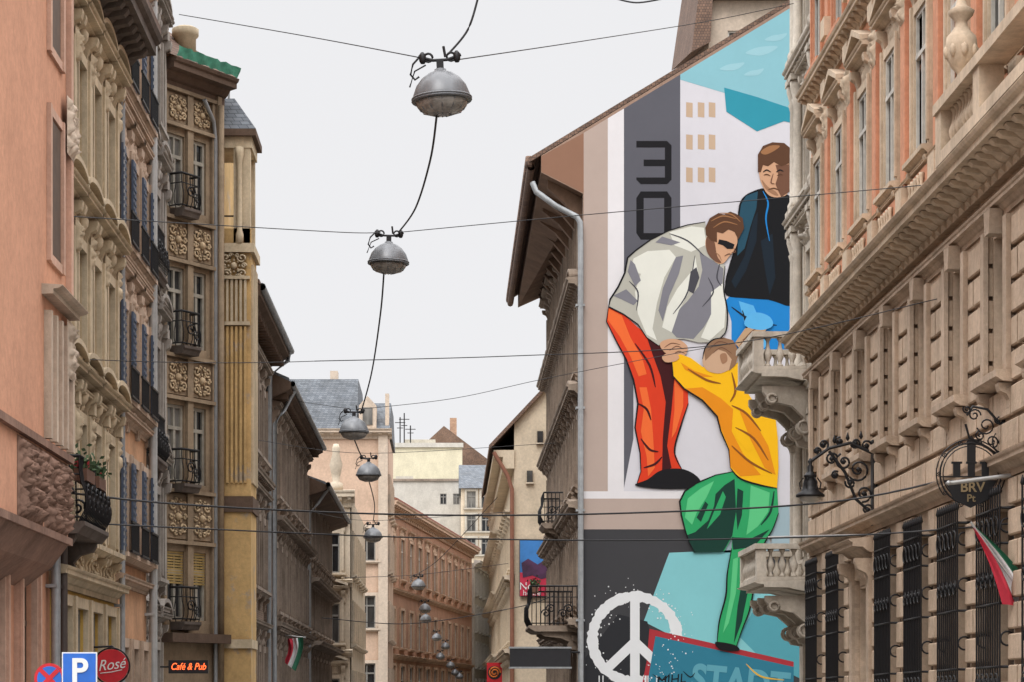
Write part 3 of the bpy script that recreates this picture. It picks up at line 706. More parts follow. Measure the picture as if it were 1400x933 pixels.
c_lav=mp('lavender','#d0ced4');c_teal=mp('teal','#86b9c4');c_dt=mp('deep_teal','#2f8fa3');c_ch=mp('charcoal','#3f3f42');c_win=mp('sand','#bfa58c')
def yt(px): return 181+(px-798)*(-.6045)
m=MB(False)
shape(m,[(740,235),(740,214),(798,yt(798)+1),(798,264)],c_brown,1,False)
shape(m,[(798,965),(798,yt(798)+1),(831,yt(831)+1),(831,965)],c_bg,1,False)
shape(m,[(831,965),(831,yt(831)+1),(853,yt(853)+1),(853,965)],c_wh,1,False)
shape(m,[(853,965),(853,yt(853)+1),(930,yt(930)+1),(930,965)],c_dg,1,False)
shape(m,[(930,965),(930,yt(930)+1),(1155,yt(1155)+1),(1155,965)],c_lav,1,False)
shape(m,[(930,yt(930)+8),(930,yt(930)+1),(1155,yt(1155)+1),(1155,180),(1072,152)],c_teal,2.2,False)
cl_=mp('cloud','#96c2cc',.05)
for (x,y,s) in((1000,92,1.0),(1040,70,1.3),(1030,100,.8),(1060,52,.9)):
    shape(m,[(x-16*s,y+3),(x-6*s,y-3*s),(x+6*s,y-5*s),(x+18*s,y-6),(x+10*s,y+2),(x-2*s,y+5*s)],cl_,3.4)
shape(m,[(990,120),(1035,133),(1110,158),(1110,175),(1072,166),(1035,180),(993,153)],c_dt,4.4,False)
for rx in(938,954,969):
    for ry in(140,184,229): shape(m,[(rx,ry),(rx+9,ry+1),(rx+9,ry+21),(rx,ry+20)],c_win,2.2,False)
for (y0,y1,thr) in((193,252,True),(262,328,False)):
    x0,x1=870,918; w=9
    if thr:
        shape(m,[(x0,y0),(x1-6,y0),(x1,y0+6),(x1,y0+w+6),(x1-w,y0+w),(x0,y0+w)],c_blk,2.2,False)
        shape(m,[(x1-w,y0+w),(x1,y0+w+6),(x1,y1-6),(x1-w,y1-w)],c_blk,2.2,False)
        shape(m,[(x0+10,(y0+y1)/2-4),(x1-w,(y0+y1)/2-4),(x1-w,(y0+y1)/2+5),(x0+10,(y0+y1)/2+5)],c_blk,2.2,False)
        shape(m,[(x0,y1-w),(x1-w,y1-w),(x1,y1-6),(x1-6,y1),(x0+6,y1),(x0,y1-6)],c_blk,3.2,False)
    else:
        for p in([(x0+6,y0),(x1-6,y0),(x1,y0+w),(x0,y0+w)],[(x0,y1-w),(x1,y1-w),(x1-6,y1),(x0+6,y1)],[(x0,y0+w),(x0+w+1,y0+w),(x0+w+1,y1-w),(x0,y1-w)],[(x1-w-1,y0+w),(x1,y0+w),(x1,y1-w),(x1-w-1,y1-w)]): shape(m,p,c_blk,2.2,False)
shape(m,[(853,560),(853,420),(930,420),(1070,420),(1070,690),(853,690)],c_lav,2,False)
shape(m,[(853,668),(866,600),(866,480),(853,440)],c_dg,3,False)
shape(m,[(798,672),(965,672),(965,682),(798,682)],c_wh,3,False)
shape(m,[(798,682),(965,682),(965,724),(798,724)],c_bg,3,False)
shape(m,[(798,724),(1155,724),(1155,965),(798,965)],c_ch,3,False)
shape(m,[(915,756),(1010,752),(1085,818),(1085,925),(1000,905),(935,878),(880,850)],mp('aqua','#82c4ca'),4.2,False)
shape(m,[(1030,835),(1155,800),(1155,960),(1040,900),(1010,870)],mp('sea','#549fad'),5.2,False)
shape(m,[(960,700),(1085,690),(1085,752),(990,756)],mp('mist','#9db3bc'),4.2,False)
shape(m,[(800,900),(845,840),(885,850),(900,900),(895,965),(800,965)],mp('slate','#2b2c30'),4.6,False)
MUR=B.add('mural',m)
def sub(name,m): return mkobj(name,m.mesh(name),MUR)
m=MB(False)
shape(m,[(888,860),(1085,905),(1085,965),(872,965),(884,905)],mp('crimson','#a8333b'),7,False)
shape(m,[(896,870),(1085,912),(1085,965),(880,965),(890,905)],mp('slab_teal','#2f7890'),8,False)
stroke(m,[(1020,908),(1040,925),(1072,930)],3,mp('amber','#d9ae45'),12)
stroke(m,[(892,922),(906,930),(916,921)],2,c_blk,12); stroke(m,[(934,918),(944,926),(950,920)],2,c_blk,12)
sub('painted_slab',m)
text('STADT',1.15,mp('pale_teal','#5c9fb0'),loc(1012,936,10.5),MUR,'painted_lettering',.8,.1,.0005,.04)
text('MIHL',.38,c_blk,loc(917,930,10.5),MUR,'painted_lettering',1,-.12,.0005,.0,.2)
m=MB(False); pw=mp('spray_white','#e0e2e4')
cx,cy=868,874
vs=[]
for i in range(96):
    t=2*math.pi*i/96; j=random.uniform(-1.5,1.5)
    vs+=[loc(cx+(65+j)*math.cos(t),cy+(65+j)*math.sin(t),6),loc(cx+(51-j)*math.cos(t),cy+(51-j)*math.sin(t),6)]
m.add(vs,[(2*i,2*i+1,(2*i+3)%192,(2*i+2)%192) for i in range(96)],pw)
for a,b in(((cx,cy-56),(cx,cy+56)),((cx,cy+4),(cx-40,cy+42)),((cx,cy+4),(cx+40,cy+42))):
    d=(Vector(b)-Vector(a)).normalized(); nn=Vector((-d.y,d.x))*6.5
    kk=6.4 if b[0]==cx else 6.8 if b[0]<cx else 7.2
    shape(m,[(a[0]+nn.x,a[1]+nn.y),(b[0]+nn.x,b[1]+nn.y),(b[0]-nn.x,b[1]-nn.y),(a[0]-nn.x,a[1]-nn.y)],pw,kk,False)
for i in range(260):
    t=random.uniform(0,6.28); r=58+random.gauss(0,11); s=random.uniform(.4,1.3)
    x=cx+r*math.cos(t);y=cy+r*math.sin(t)
    if x-s<800: continue
    shape(m,[(x+s*math.cos(k*1.257),y+s*math.sin(k*1.257)) for k in range(5)],pw,7.6+i*.004,False)
for i in range(9):
    x=cx+random.uniform(-50,50); y=cy+50; shape(m,[(x-.8,y),(x+.8,y),(x+.5,y+random.uniform(15,35)),(x-.5,y+20)],pw,9+i*.05,False)
sub('painted_peace_symbol',m)
# --- man standing
m=MB(False)
c_nav=mp('navy','#15222e');c_bk2=mp('jacket_black','#101115',.05);c_blu=mp('blue','#1c80c8');c_lb=mp('light_blue','#5aaee2');c_sk=mp('skin','#c99c7c');c_sks=mp('skin_shadow','#6f4c3a');c_hr=mp('brown_hair','#5a3b28');c_hl=mp('hair_light','#9a6c48');c_skm=mp('skin_mid','#9c7458')
shape(m,[(998,405),(1000,440),(1003,478),(1030,485),(1090,480),(1090,405)],c_blu,5)
shape(m,[(1010,412),(1030,418),(1052,470),(1040,480),(1020,450)],c_lb,6,False); stroke(m,[(1000,420),(1030,440),(1062,445)],4,c_nav,7); stroke(m,[(1015,425),(1022,455),(1018,480)],4,c_nav,7.4)
shape(m,[(1042,258),(1022,266),(1012,278),(1009,300),(1008,330),(999,358),(992,385),(993,404),(1020,408),(1050,410),(1095,412),(1098,300),(1085,272),(1062,262)],c_bk2,8)
shape(m,[(1020,268),(1036,262),(1034,285),(1026,310),(1018,340),(1008,350),(1010,300),(1013,280)],mp('petrol','#234b5e'),9,False)
shape(m,[(1030,300),(1036,290),(1034,330),(1020,370),(1005,395),(1000,385),(1018,350)],c_nav,9.5,False)
shape(m,[(1040,330),(1056,320),(1060,380),(1052,404),(1046,370)],c_nav,9,False)
stroke(m,[(1043,262),(1050,278),(1047,300),(1052,330)],3,c_blu,10)
shape(m,[(1039,222),(1038,240),(1043,256),(1052,268),(1066,270),(1078,262),(1080,225),(1060,215)],c_sk,11)
shape(m,[(1060,226),(1064,240),(1060,252),(1064,262),(1068,270),(1080,262),(1082,225)],c_sks,12,False)
shape(m,[(1041,246),(1046,258),(1056,266),(1064,268),(1060,262),(1050,256)],c_skm,12.5)
shape(m,[(1036,236),(1036,212),(1043,200),(1056,195),(1072,196),(1084,206),(1085,232),(1078,224),(1068,228),(1058,222),(1050,228),(1043,226),(1040,236)],c_hr,13,False)
shape(m,[(1040,208),(1052,200),(1066,200),(1058,207),(1046,212)],c_hl,14)
for s in([(1043,236),(1048,233),(1054,236)],[(1061,236),(1066,233),(1071,235)]): stroke(m,s,2.4,c_blk,14)
for s in([(1044,240),(1048,239),(1053,241)],[(1062,241),(1066,239),(1070,240)]): stroke(m,s,2.2,c_hr,14.5)
stroke(m,[(1057,238),(1054,250),(1059,252)],2,c_sks,15); stroke(m,[(1050,260),(1058,258),(1066,261)],2.4,c_hr,14)
stroke(m,[(1042,258),(1022,266),(1012,278),(1009,300),(1008,330),(999,358),(992,385),(993,404)],2,c_blk,14)
sub('painted_person',m)['label']='painted man in black jacket and blue trousers standing'
# --- bending man
m=MB(False)
c_red=mp('red','#d63c1e');c_or=mp('orange_red','#ea6a32');c_mar=mp('maroon','#3f1014');c_j=mp('jacket_grey','#b3b1a6');c_jl=mp('jacket_light','#dcdcd2');c_jd=mp('jacket_shadow','#7c7b83');c_jdd=mp('jacket_dark','#46454c')
shape(m,[(832,419),(829,440),(842,466),(856,492),(866,520),(872,552),(868,585),(875,620),(876,645),(870,664),(890,660),(912,648),(932,642),(922,618),(930,585),(941,552),(940,530),(922,505),(917,482),(895,466),(872,448),(850,428)],c_red,15,False)
shape(m,[(832,422),(831,438),(848,462),(862,488),(873,515),(884,512),(878,490),(862,462),(850,432)],c_or,16,False)
shape(m,[(874,530),(880,560),(876,590),(884,625),(886,652),(895,640),(893,600),(890,560),(884,530)],c_or,16,False)
shape(m,[(882,455),(905,470),(919,490),(922,515),(918,560),(912,610),(918,640),(905,648),(906,600),(910,550),(903,515),(892,485)],c_mar,17,False)
shape(m,[(922,520),(934,535),(934,556),(924,590),(918,600),(922,560)],c_or,17.5,False)
for s in([(868,470),(888,500),(896,530)],[(876,600),(888,615),(900,618)],[(880,640),(895,635),(905,625)],[(872,552),(884,560),(890,575)]): stroke(m,s,4,c_mar,18)
shape(m,[(868,664),(885,656),(905,643),(935,642),(956,655),(952,667),(905,669)],c_blk,17.8)
stroke(m,[(832,419),(829,440),(842,466),(856,492),(866,520),(872,552),(868,585),(875,620),(876,645),(870,664)],3,c_blk,18.5,False)
stroke(m,[(941,552),(930,585),(922,618),(932,642)],3,c_blk,18.5)
shape(m,[(964,304),(940,308),(914,316),(890,328),(869,343),(858,353),(854,374),(845,393),(834,410),(832,420),(852,430),(872,444),(884,462),(900,473),(914,464),(935,464),(955,469),(978,468),(992,454),(994,425),(989,395),(991,364),(980,352),(968,335)],c_j,19.2,False)
shape(m,[(866,354),(885,344),(915,342),(924,352),(908,380),(898,415),(892,450),(898,466),(884,458),(872,430),(868,400),(876,375),(862,372)],c_jl,20,False)
shape(m,[(915,318),(945,310),(962,312),(966,335),(945,345),(922,336)],c_jl,20,False)
shape(m,[(956,345),(976,358),(989,368),(987,395),(976,425),(962,448),(948,464),(925,462),(914,450),(922,430),(940,412),(955,392),(960,370)],c_jd,20.4,False)
shape(m,[(905,448),(912,420),(926,395),(945,372),(950,350),(954,372),(942,400),(928,425),(918,455)],c_jl,21,False)
shape(m,[(924,352),(934,350),(928,375),(915,405),(906,440),(900,425),(906,395)],c_jd,21.4,False)
shape(m,[(972,400),(988,388),(992,420),(990,448),(970,466),(958,462),(972,430)],c_jl,21,False)
shape(m,[(944,372),(952,366),(956,380),(948,402),(940,398)],c_jdd,21.8,False); shape(m,[(838,405),(856,396),(872,412),(866,418),(850,410)],c_jd,21,False)
shape(m,[(862,356),(868,362),(876,384),(868,392),(858,372)],c_jd,21.6,False); shape(m,[(905,324),(930,332),(918,336),(896,332)],c_jd,21,False)
for s in([(860,385),(872,400),(870,425)],[(915,320),(940,330),(962,350)],[(950,350),(940,400),(920,430)],[(968,380),(975,400),(960,420)],[(984,360),(980,380),(986,392)]): stroke(m,s,2.5,c_jdd,22.2)
stroke(m,[(964,304),(940,308),(914,316),(890,328),(869,343),(858,353),(854,374),(845,393),(834,410),(832,420),(852,430),(872,444),(884,462),(900,473)],3,c_blk,23,False)
stroke(m,[(991,364),(989,395),(994,425),(992,454),(978,468)],2.5,c_blk,23)
shape(m,[(968,322),(985,314),(1004,318),(1008,330),(1004,342),(996,352),(988,361),(978,359),(968,346),(964,334)],c_sk,24)
shape(m,[(966,325),(976,330),(980,350),(986,360),(976,357),(966,344)],c_sks,25)
shape(m,[(964,312),(970,299),(982,292),(990,294),(998,290),(1006,293),(1015,299),(1017,313),(1009,328),(1004,318),(996,314),(988,320),(980,318),(980,332),(972,330),(965,322)],c_hr,26,False)
for s in([(972,303),(988,296),(1006,300)],[(975,312),(990,304),(1008,308)],[(984,292),(1000,294),(1012,304)]): stroke(m,s,2.2,c_hl,27)
shape(m,[(983,328),(993,330),(1004,335),(1002,341),(994,341),(988,336),(981,334)],c_blk,27,False)
stroke(m,[(990,351),(996,348),(1000,349)],2,c_sks,27); stroke(m,[(1003,340),(1005,345),(1000,346)],1.8,c_sks,27.4); stroke(m,[(978,346),(983,350),(986,357)],2,c_skm,27)
shape(m,[(902,470),(915,464),(930,466),(940,475),(936,486),(922,488),(908,482)],c_sk,26)
for s in([(915,480),(925,474),(934,478)],[(908,476),(918,470),(930,472)],[(920,485),(928,481),(936,484)]): stroke(m,s,1.8,c_sks,27)
sub('painted_person',m)['label']='painted man bending in pale jacket and red trousers'
# --- child in yellow
m=MB(False)
c_y=mp('yellow','#f6bb12');c_yo=mp('yellow_shadow','#e08a14');c_yd=mp('ochre_dark','#8a4f1a');c_g=mp('green','#2da062');c_gd=mp('green_dark','#123a30');c_gl=mp('green_light','#5cc483')
shape(m,[(1003,645),(978,650),(952,661),(936,672),(929,686),(931,704),(936,724),(942,742),(950,756),(990,754),(1000,735),(1010,700),(1014,672)],c_g,27.6,False)
shape(m,[(1002,650),(1030,655),(1062,666),(1064,702),(1056,724),(1044,745),(1034,775),(1030,806),(1024,836),(1014,862),(1006,886),(980,880),(983,850),(992,815),(994,785),(1000,750),(1002,715),(998,690)],c_g,28.2,False)
shape(m,[(1004,655),(990,664),(978,676),(976,692),(968,712),(950,728),(939,732),(948,756),(988,755),(1001,732),(1006,700)],c_gd,29,False)
shape(m,[(940,682),(958,668),(976,658),(966,680),(952,702),(946,718),(936,708)],c_gl,29,False); shape(m,[(980,690),(988,672),(992,680),(984,704),(966,724)],c_g,29.4,False); shape(m,[(952,708),(964,686),(968,690),(958,714)],c_gd,29.7,False)
shape(m,[(1026,664),(1052,674),(1050,700),(1036,720),(1020,732),(1024,705)],c_gl,29,False); shape(m,[(1018,752),(1028,748),(1024,800),(1014,850),(1003,880),(1008,830),(1014,795)],c_gd,29,False); shape(m,[(1000,735),(1028,736),(1052,724),(1030,748),(1002,752)],c_gd,30,False)
shape(m,[(1002,765),(1009,762),(1006,810),(996,852),(988,866),(998,815)],c_gl,30,False); shape(m,[(1008,668),(1016,672),(1014,705),(1008,725),(1006,700)],c_gd,30,False)
stroke(m,[(1058,672),(1053,700),(1040,718)],4,c_gd,30.5)
shape(m,[(978,878),(1004,882),(1010,890),(985,889)],c_blk,30)
stroke(m,[(1003,645),(978,650),(952,661),(936,672),(929,686),(931,704),(936,724),(942,742),(950,756)],3,c_blk,31,False)
stroke(m,[(1006,886),(1014,862),(1024,836),(1030,806),(1034,775),(1044,745),(1056,724),(1064,702)],3,c_blk,31); stroke(m,[(980,880),(983,850),(992,815),(994,785),(1000,750)],3,c_blk,31)
shape(m,[(918,490),(930,485),(944,490),(960,502),(985,510),(1000,505),(1014,490),(1024,508),(1018,532),(1034,556),(1060,572),(1063,600),(1064,640),(1062,668),(1040,664),(1012,655),(998,640),(996,615),(985,590),(980,570),(960,548),(935,532),(920,515)],c_y,32,False)
shape(m,[(935,532),(960,530),(985,545),(1002,560),(1000,590),(1015,620),(1040,650),(1012,652),(998,638),(996,612),(986,588),(980,568),(960,546)],c_yo,33,False)
shape(m,[(1010,560),(1030,575),(1050,610),(1060,650),(1045,640),(1025,600)],c_yo,34,False)
shape(m,[(1000,575),(1012,585),(1030,615),(1022,618),(1006,600)],c_y,34.5,False); shape(m,[(930,496),(950,508),(975,516),(955,516),(936,506)],c_yo,33,False)
for s in([(940,505),(965,520),(985,525)],[(1000,510),(1005,535),(998,550)],[(1005,585),(1030,600),(1050,630)],[(1000,610),(1025,632),(1055,648)],[(1000,555),(1020,566),(1040,590)]): stroke(m,s,4,c_yd,35)
stroke(m,[(998,640),(996,615),(985,590),(980,570),(960,548),(935,532),(920,515),(918,490)],3,c_blk,35.4,False); stroke(m,[(998,640),(1012,655),(1040,664),(1062,668)],3,c_blk,35.8)
shape(m,[(960,492),(964,476),(975,465),(990,463),(1003,472),(1007,488),(1000,503),(985,511),(970,509),(962,502)],mp('fair_skin','#c4a184'),36.2)
shape(m,[(962,480),(972,466),(988,462),(1002,466),(1010,482),(1005,500),(996,508),(1000,492),(992,482),(980,478),(972,486),(964,494)],mp('fair_hair','#8c6a50'),36.8,False)
shape(m,[(1004,470),(1018,450),(1032,446),(1048,450),(1042,460),(1026,464),(1012,478)],mp('fair_hair2','#b89878'),37.2,False)
for s in([(1010,474),(1030,452),(1050,450)],[(968,480),(982,468),(998,472)],[(974,484),(986,476),(1000,484)],[(1014,466),(1034,456),(1048,460)]): stroke(m,s,1.8,c_sks,37.8)
stroke(m,[(960,492),(964,476),(975,465),(990,463)],2.4,c_blk,38.2)
shape(m,[(984,486),(992,484),(994,494),(987,498)],c_skm,37.6)
shape(m,[(1018,446),(1022,432),(1036,428),(1052,434),(1056,446),(1040,452)],c_lb,38)
shape(m,[(905,488),(918,482),(928,488),(924,494),(910,496)],c_sk,38)
sub('painted_person',m)['label']='painted child in yellow top and green trousers climbing'
m=MB(False); s0=W(697,887,69.6);s1=W(780,912,69.6)
m.box(s0.x,s1.x,69.5,69.75,s1.z,s0.z,flat('sign_black','#232327',.4)); m.box(s0.x-.03,s1.x+.03,69.48,69.77,s0.z,s0.z+.05,ZINC); m.box(s0.x-.03,s1.x+.03,69.48,69.77,s1.z-.05,s1.z,ZINC)
m.tube([(s1.x,69.6,s0.z-.1),(3.9,69.9,s0.z-.1)],.03,IRON); 
top(mkobj('hanging_sign',m.mesh('hanging_sign')),'long black box sign fixed to the house corner','sign')
# =====================================================  R2
gs=stucco('grey_limestone','#b0a698',.45,.22,k=1.2); gst=stucco('grey_limestone_trim','#c4bbad',.45,.2,k=1.2)
B=Bld('townhouse','grey limestone house with stone balustrade balconies',(8.4,58),RIGHT)
facade(B,4.5,24,[(.6,2.6,1.3,'plain'),(5.0,2.6,1.2,'rich'),(9.6,2.6,1.2,'rich'),(13.6,2.2,1.2,'rich'),(17.2,2.2,1.2,'rich')],[2.2],gs,gst,FRG,.1,pr=.34)
m=MB()
for s in (.3,.85,3.5,4.1):
    for z,h in((9.4,3.4),(13.4,3.0),(17,3),(4.6,3.6)):
        m.lathe((s,.16,z),[(.17,0),(.17,.15),(.12,.25),(.11,h-.6),(.15,h-.45),(.12,h-.4),(.19,h-.15),(.19,h)],gst,12)
        m.box(s-.22,s+.22,0,.36,z-.3,z,gst); m.box(s-.22,s+.22,0,.36,z+h,z+h+.14,gst)
B.add('column',m)
for z in(4.5,8.9,13.2,16.8,20.6): cornice(B,-.05,4.55,z,.36,.42,gst,.4)
stone_balcony(B,.6,3.6,9.15,1.55,gst,gs,.95,1.3,3); stone_balcony(B,.6,3.7,4.4,1.5,gst,gs,.9,1.1,3)
m=MB()
for z in(11.9,15.4,18.8): m.relief(1.2,3.2,z+.5,z+1.2,.05,.3,gst,22,14,8,z)
B.add('carved_relief',m)
# =====================================================  R1 palace
pk=stucco('pink_stucco','#e8a57c',.15,.1,k=1.15); pko=stucco('terracotta_trim','#d39472',.3,.12,k=1.15); pkl=stucco('pale_stone_dressing','#cfbaa0',.4,.2,k=1.2)
st=stucco('tan_ashlar','#b9a38c',.35,.2,.8); stt=stucco('tan_stone_trim','#b09b86',.4,.2,.8)
Y1=53.4; LR=24.4
B=Bld('palace','pink and tan palace with rusticated base, pediments and iron window grilles',(8,Y1),RIGHT)
cent=[34.9-2.85,34.9,37.75,40.6,43.45,46.3,49.15,52.0]
bays=[Y1-c for c in cent]
gw=[b for b in bays if abs(b-(Y1-46.3))>.1]
ops=facade(B,LR,21,[(2.0,2.5,1.35,None,gw),(.3,3.6,1.5,None,[Y1-46.3]),(6.4,2.1,1.2,None)],bays,st,pko,FRB,.28,[(9.6,st),(21,pk)],D=12,orn=pkl,wname='base_wall')
for z,h,w,kd in((10.9,2.5,1.15,'ped'),(15.4,2.3,1.15,'seg')):
    for b in bays:
        B.add('window',window_mesh(w,h,FRW),b,z,.0); B.add('window_surround',surround_mesh(w,h,kd,pkl if kd=='ped' else pko,pkl,.3),b,z,0)
m=MB(); rust(m,LR,.5,4.9,ops,.46,.1,st); rust(m,LR,5.25,8.6,ops,.48,.08,st); m.box(0,LR,0,.16,0,.48,stt); B.add('rusticated_masonry',m)
cornice(B,0,LR,5.2,.3,.3,stt); cornice(B,0,LR,8.95,.26,.22,stt); cornice(B,0,LR,9.7,.5,.7,pkl,.45)
m=MB()
for b in bays:
    m.ext([(0,6.22),(.2,6.24),(.3,6.3),(.3,6.4),(0,6.4)],b-.85,b+.85,stt)
    for sg in(-1,1): console(m,b+sg*.65-.1,b+sg*.65+.1,6.22,.45,.24,stt)
    for sg in(-1,1): m.box(b+sg*.72-.11,b+sg*.72+.11,.08,.15,6.4,8.6,stt)
    m.extn([(b-.13,8.45),(b+.13,8.45),(b+.2,8.8),(b-.2,8.8)],.05,.24,stt)
B.add('window_sill',m)
m=MB()
for i,b in enumerate(bays[:-1]):
    p=(b+bays[i+1])/2
    for z,h in((10.2,4.5),(15.6,4.4)):
        m.box(p-.2,p+.2,0,.12,z,z+h,pko); m.box(p-.26,p+.26,0,.2,z,z+.4,pkl); m.box(p-.26,p+.26,0,.2,z+h-.3,z+h,pkl); m.relief(p-.19,p+.19,z+h-1.2,z+h-.35,.12,.18,pkl,12,16,12,p)
for b in bays: 
    m.box(b-.75,b+.75,0,.12,9.8,10.6,pko)
    for k in range(5): m.lathe((b-.5+k*.25,.16,9.9),[(.05,0),(.05,.05),(.03,.1),(.07,.25),(.03,.45),(.05,.55),(.05,.6)],pkl,6)
B.add('pilaster',m)
cornice(B,0,LR,15.1,.35,.36,pkl,.4); cornice(B,0,LR,20.8,.8,1.0,pkl,.6); cornice(B,0,LR,10.72,.12,.16,pkl)
m=MB(); a0=Y1-36.3; a1=LR-.05
m.box(a0,a1,.35,.7,9.72,9.9,pkl); m.box(a0,a1,.33,.74,10.5,10.66,pkl); m.box(a0,a0+.4,.35,.7,9.9,10.5,pkl); m.box(a0+2.6,a0+3.0,.35,.7,9.9,10.5,pkl)
balusters(m,[(a0+.55+.22*i,.52) for i in range(10)],9.88,pkl,.95)
B.add('balustrade',m)
m=MB(); us=.8; m.lathe((a0+1.0,.52,10.66),[(r*us*.9,z*us*.95) for r,z in [(.22,0),(.22,.1),(.1,.18),(.09,.3),(.2,.42),(.3,.6),(.33,.8),(.3,1.0),(.2,1.1),(.13,1.2),(.12,1.3),(.24,1.42),(.27,1.5),(.12,1.6),(.06,1.8),(.1,1.9),(.03,2.0)]],pkl,16)
for k in range(8): t=k*math.pi/4; m.lathe((a0+1+.21*math.cos(t),.52+.21*math.sin(t),11.1),[(.02,0),(.05,.06),(.06,.14),(.02,.2)],pkl,6)
B.add('urn',m)
for b in gw:
    m=MB(); w=1.5; z0,z1=1.7,4.55; nn=.22
    k=10
    for i in range(k+1): a=b-w/2+w*i/k; m.tube([(a,nn,z0),(a,nn,z1+.1),],.015,IRON,5); m.lathe((a,nn,z1+.1),[(.02,0),(.035,.03),(.005,.14)],IRON,5)
    for zz in(z0+.05,z0+.5,z0+1.4,z1-.6,z1-.1): m.tube([(b-w/2,0,zz),(b-w/2,nn,zz),(b+w/2,nn,zz),(b+w/2,0,zz)],.02,IRON,5)
    for i in range(5):
        a=b-w/2+w*(i+.5)/5; m.ring((a,nn+.02,z1-.35),.13,.014,IRON,'n'); m.spiral((a,nn+.02,z0+.28),.14,.014,IRON); m.spiral((a,nn+.02,z0+1.75),.13,.014,IRON,'n',1.4,1,-1)
    for q in(-w/2,w/2):
        for zz in (z1-.35,z0+.9,z0+1.8): m.ring((b+q,nn*.5,zz),.1,.016,IRON,'a')
    B.add('window_grille',m)
m=MB(); b=Y1-46.3; corn(m,b-1.2,b+1.2,4.75,.35,.55,stt)
for sg in(-1,1): console(m,b+sg*.95-.12,b+sg*.95+.12,4.4,.8,.4,stt); m.box(b+sg*.95-.14,b+sg*.95+.14,0,.16,.3,4.3,stt)
m.relief(b-.7,b+.7,3.95,4.4,.02,.16,stt,16,8,7,4); B.add('door_hood',m)
# =====================================================  WALL LANTERN
E=mkobj('wall_lantern',None); E.location=(8,45.2,5.6); top(E,'black wrought iron scroll bracket with bell-shaped lantern','wall lantern')
m=MB(False)
m.box(-.1,-.02,-.12,.12,-.6,1.0,IRON)
m.tube([(-.06,0,.75),(-.5,0,.95),(-.9,0,.85),(-1.25,0,.6)],.035,IRON,6); m.tube([(-.06,0,-.4),(-.4,0,-.1),(-.6,0,.4),(-.9,0,.8)],.03,IRON,6)
for x,z,R in((-.35,.45,.22),(-.62,.6,.16),(-.25,.0,.16),(-.18,-.3,.12),(-.85,.65,.12),(-.4,.95,.1),(-.2,.9,.12),(-.7,.98,.08),(-1.0,.92,.09),(-1.12,.8,.08),(-.5,.2,.1),(-.78,.35,.08)):
    pts=[];
    for i in range(24):
        u=i/23;t=x*7+u*9.5;q=R*(1-.85*u);pts.append((x+q*math.cos(t),.0,z+q*math.sin(t)))
    m.tube(pts,.022,IRON,5); m.lathe((x,0,z-.05),[(.01,0),(.05,.05),(.01,.1)],IRON,6)
for x,z in((-.3,1.08),(-.55,1.05),(-.8,1.0)): m.lathe((x,0,z-.06),[(.01,0),(.04,.05),(.005,.16)],IRON,6)
mkobj('bracket',m.mesh('bracket'),E)
m=MB(False); m.lathe((-1.25,0,0),[(.02,.66),(.05,.6),(.03,.55),(.06,.5),(.05,.42),(.1,.36),(.13,.33),(.1,.3),(.13,.22),(.14,.15),(.17,.05),(.27,-.02),(.27,-.06)],IRON,14)
for k in range(6): t=k*math.pi/3; m.tube([(-1.25+.13*math.cos(t),.13*math.sin(t),.3),(-1.25+.2*math.cos(t),.2*math.sin(t),.2),(-1.25+.18*math.cos(t),.18*math.sin(t),.08)],.014,IRON,4)
mkobj('lamp_shade',m.mesh('lamp_shade'),E)
m=MB(False); m.lathe((-1.25,0,0),[(.22,-.05),(.18,-.13),(.05,-.17)],flat('milky_glass','#b8b4aa',.3),12); mkobj('lamp_glass',m.mesh('lamp_glass'),E)
E=mkobj('guild_sign',None); dS=34.8; E.location=(8,dS,0); top(E,'round wrought iron sign with tower emblem hanging from scroll bracket','sign')
def g(px,py): p=W(px,py,dS); return (p.x-8,0,p.z)
m=MB(False)
m.tube([(-.0,0,g(0,600)[2]),g(1372,585),g(1350,560),g(1330,556),g(1322,568)],.02,IRON,6); m.tube([(0,0,g(0,640)[2]),g(1378,632),g(1350,612),g(1325,598),g(1320,580)],.018,IRON,6)
for x,y,R in((1372,606,17),(1348,582,13),(1332,568,9),(1385,580,12),(1384,630,11),(1356,604,9),(1340,596,7),(1366,574,7),(1322,560,6)):
    c=g(x,y); R=R/F*dS; m.tube([(c[0]+R*(1-.8*i/20)*math.cos(i*.45+x),-.01,c[2]+R*(1-.8*i/20)*math.sin(i*.45+x)) for i in range(21)],.013,IRON,5)
m.box(-.03,0,-.05,.05,g(0,650)[2],g(0,560)[2],IRON)
mkobj('bracket',m.mesh('bracket'),E)
m=MB(False); c=g(1327,648); R=42/F*dS
m.ring((c[0],c[1],c[2]),R,.014,IRON,'n',32); m.ring((c[0],c[1],c[2]),R*.9,.009,IRON,'n',32)
m.ring((c[0],c[1],c[2]),R*1.12,.01,IRON,'n',32,.7,-.6)
for k in range(10):
    t=k*.628; m.spiral((c[0]+R*1.04*math.cos(t),-.01,c[2]+R*1.04*math.sin(t)),.04,.008,IRON,'n',1.3,t,1,4)
for x in(1308,1328,1347):
    q=g(x,640); s=.05; m.box(q[0]-s,q[0]+s,-.02,.02,q[2]-.13,q[2]+.06,IRON); m.box(q[0]-s-.025,q[0]+s+.025,-.025,.025,q[2]+.06,q[2]+.09,IRON)
q=g(1328,618); m.box(q[0]-.06,q[0]+.06,-.02,.02,q[2]-.14,q[2]+.1,IRON); m.add([(q[0]-.1,0,q[2]+.1),(q[0]+.1,0,q[2]+.1),(q[0],0,q[2]+.24)],[(0,1,2)],IRON)
q=g(1327,672); m.extn([(q[0]-R*.85,q[2]+.16),(q[0]+R*.85,q[2]+.16),(q[0]+R*.55,q[2]-.12),(q[0],q[2]-.24),(q[0]-R*.55,q[2]-.12)],-.015,.015,IRON)
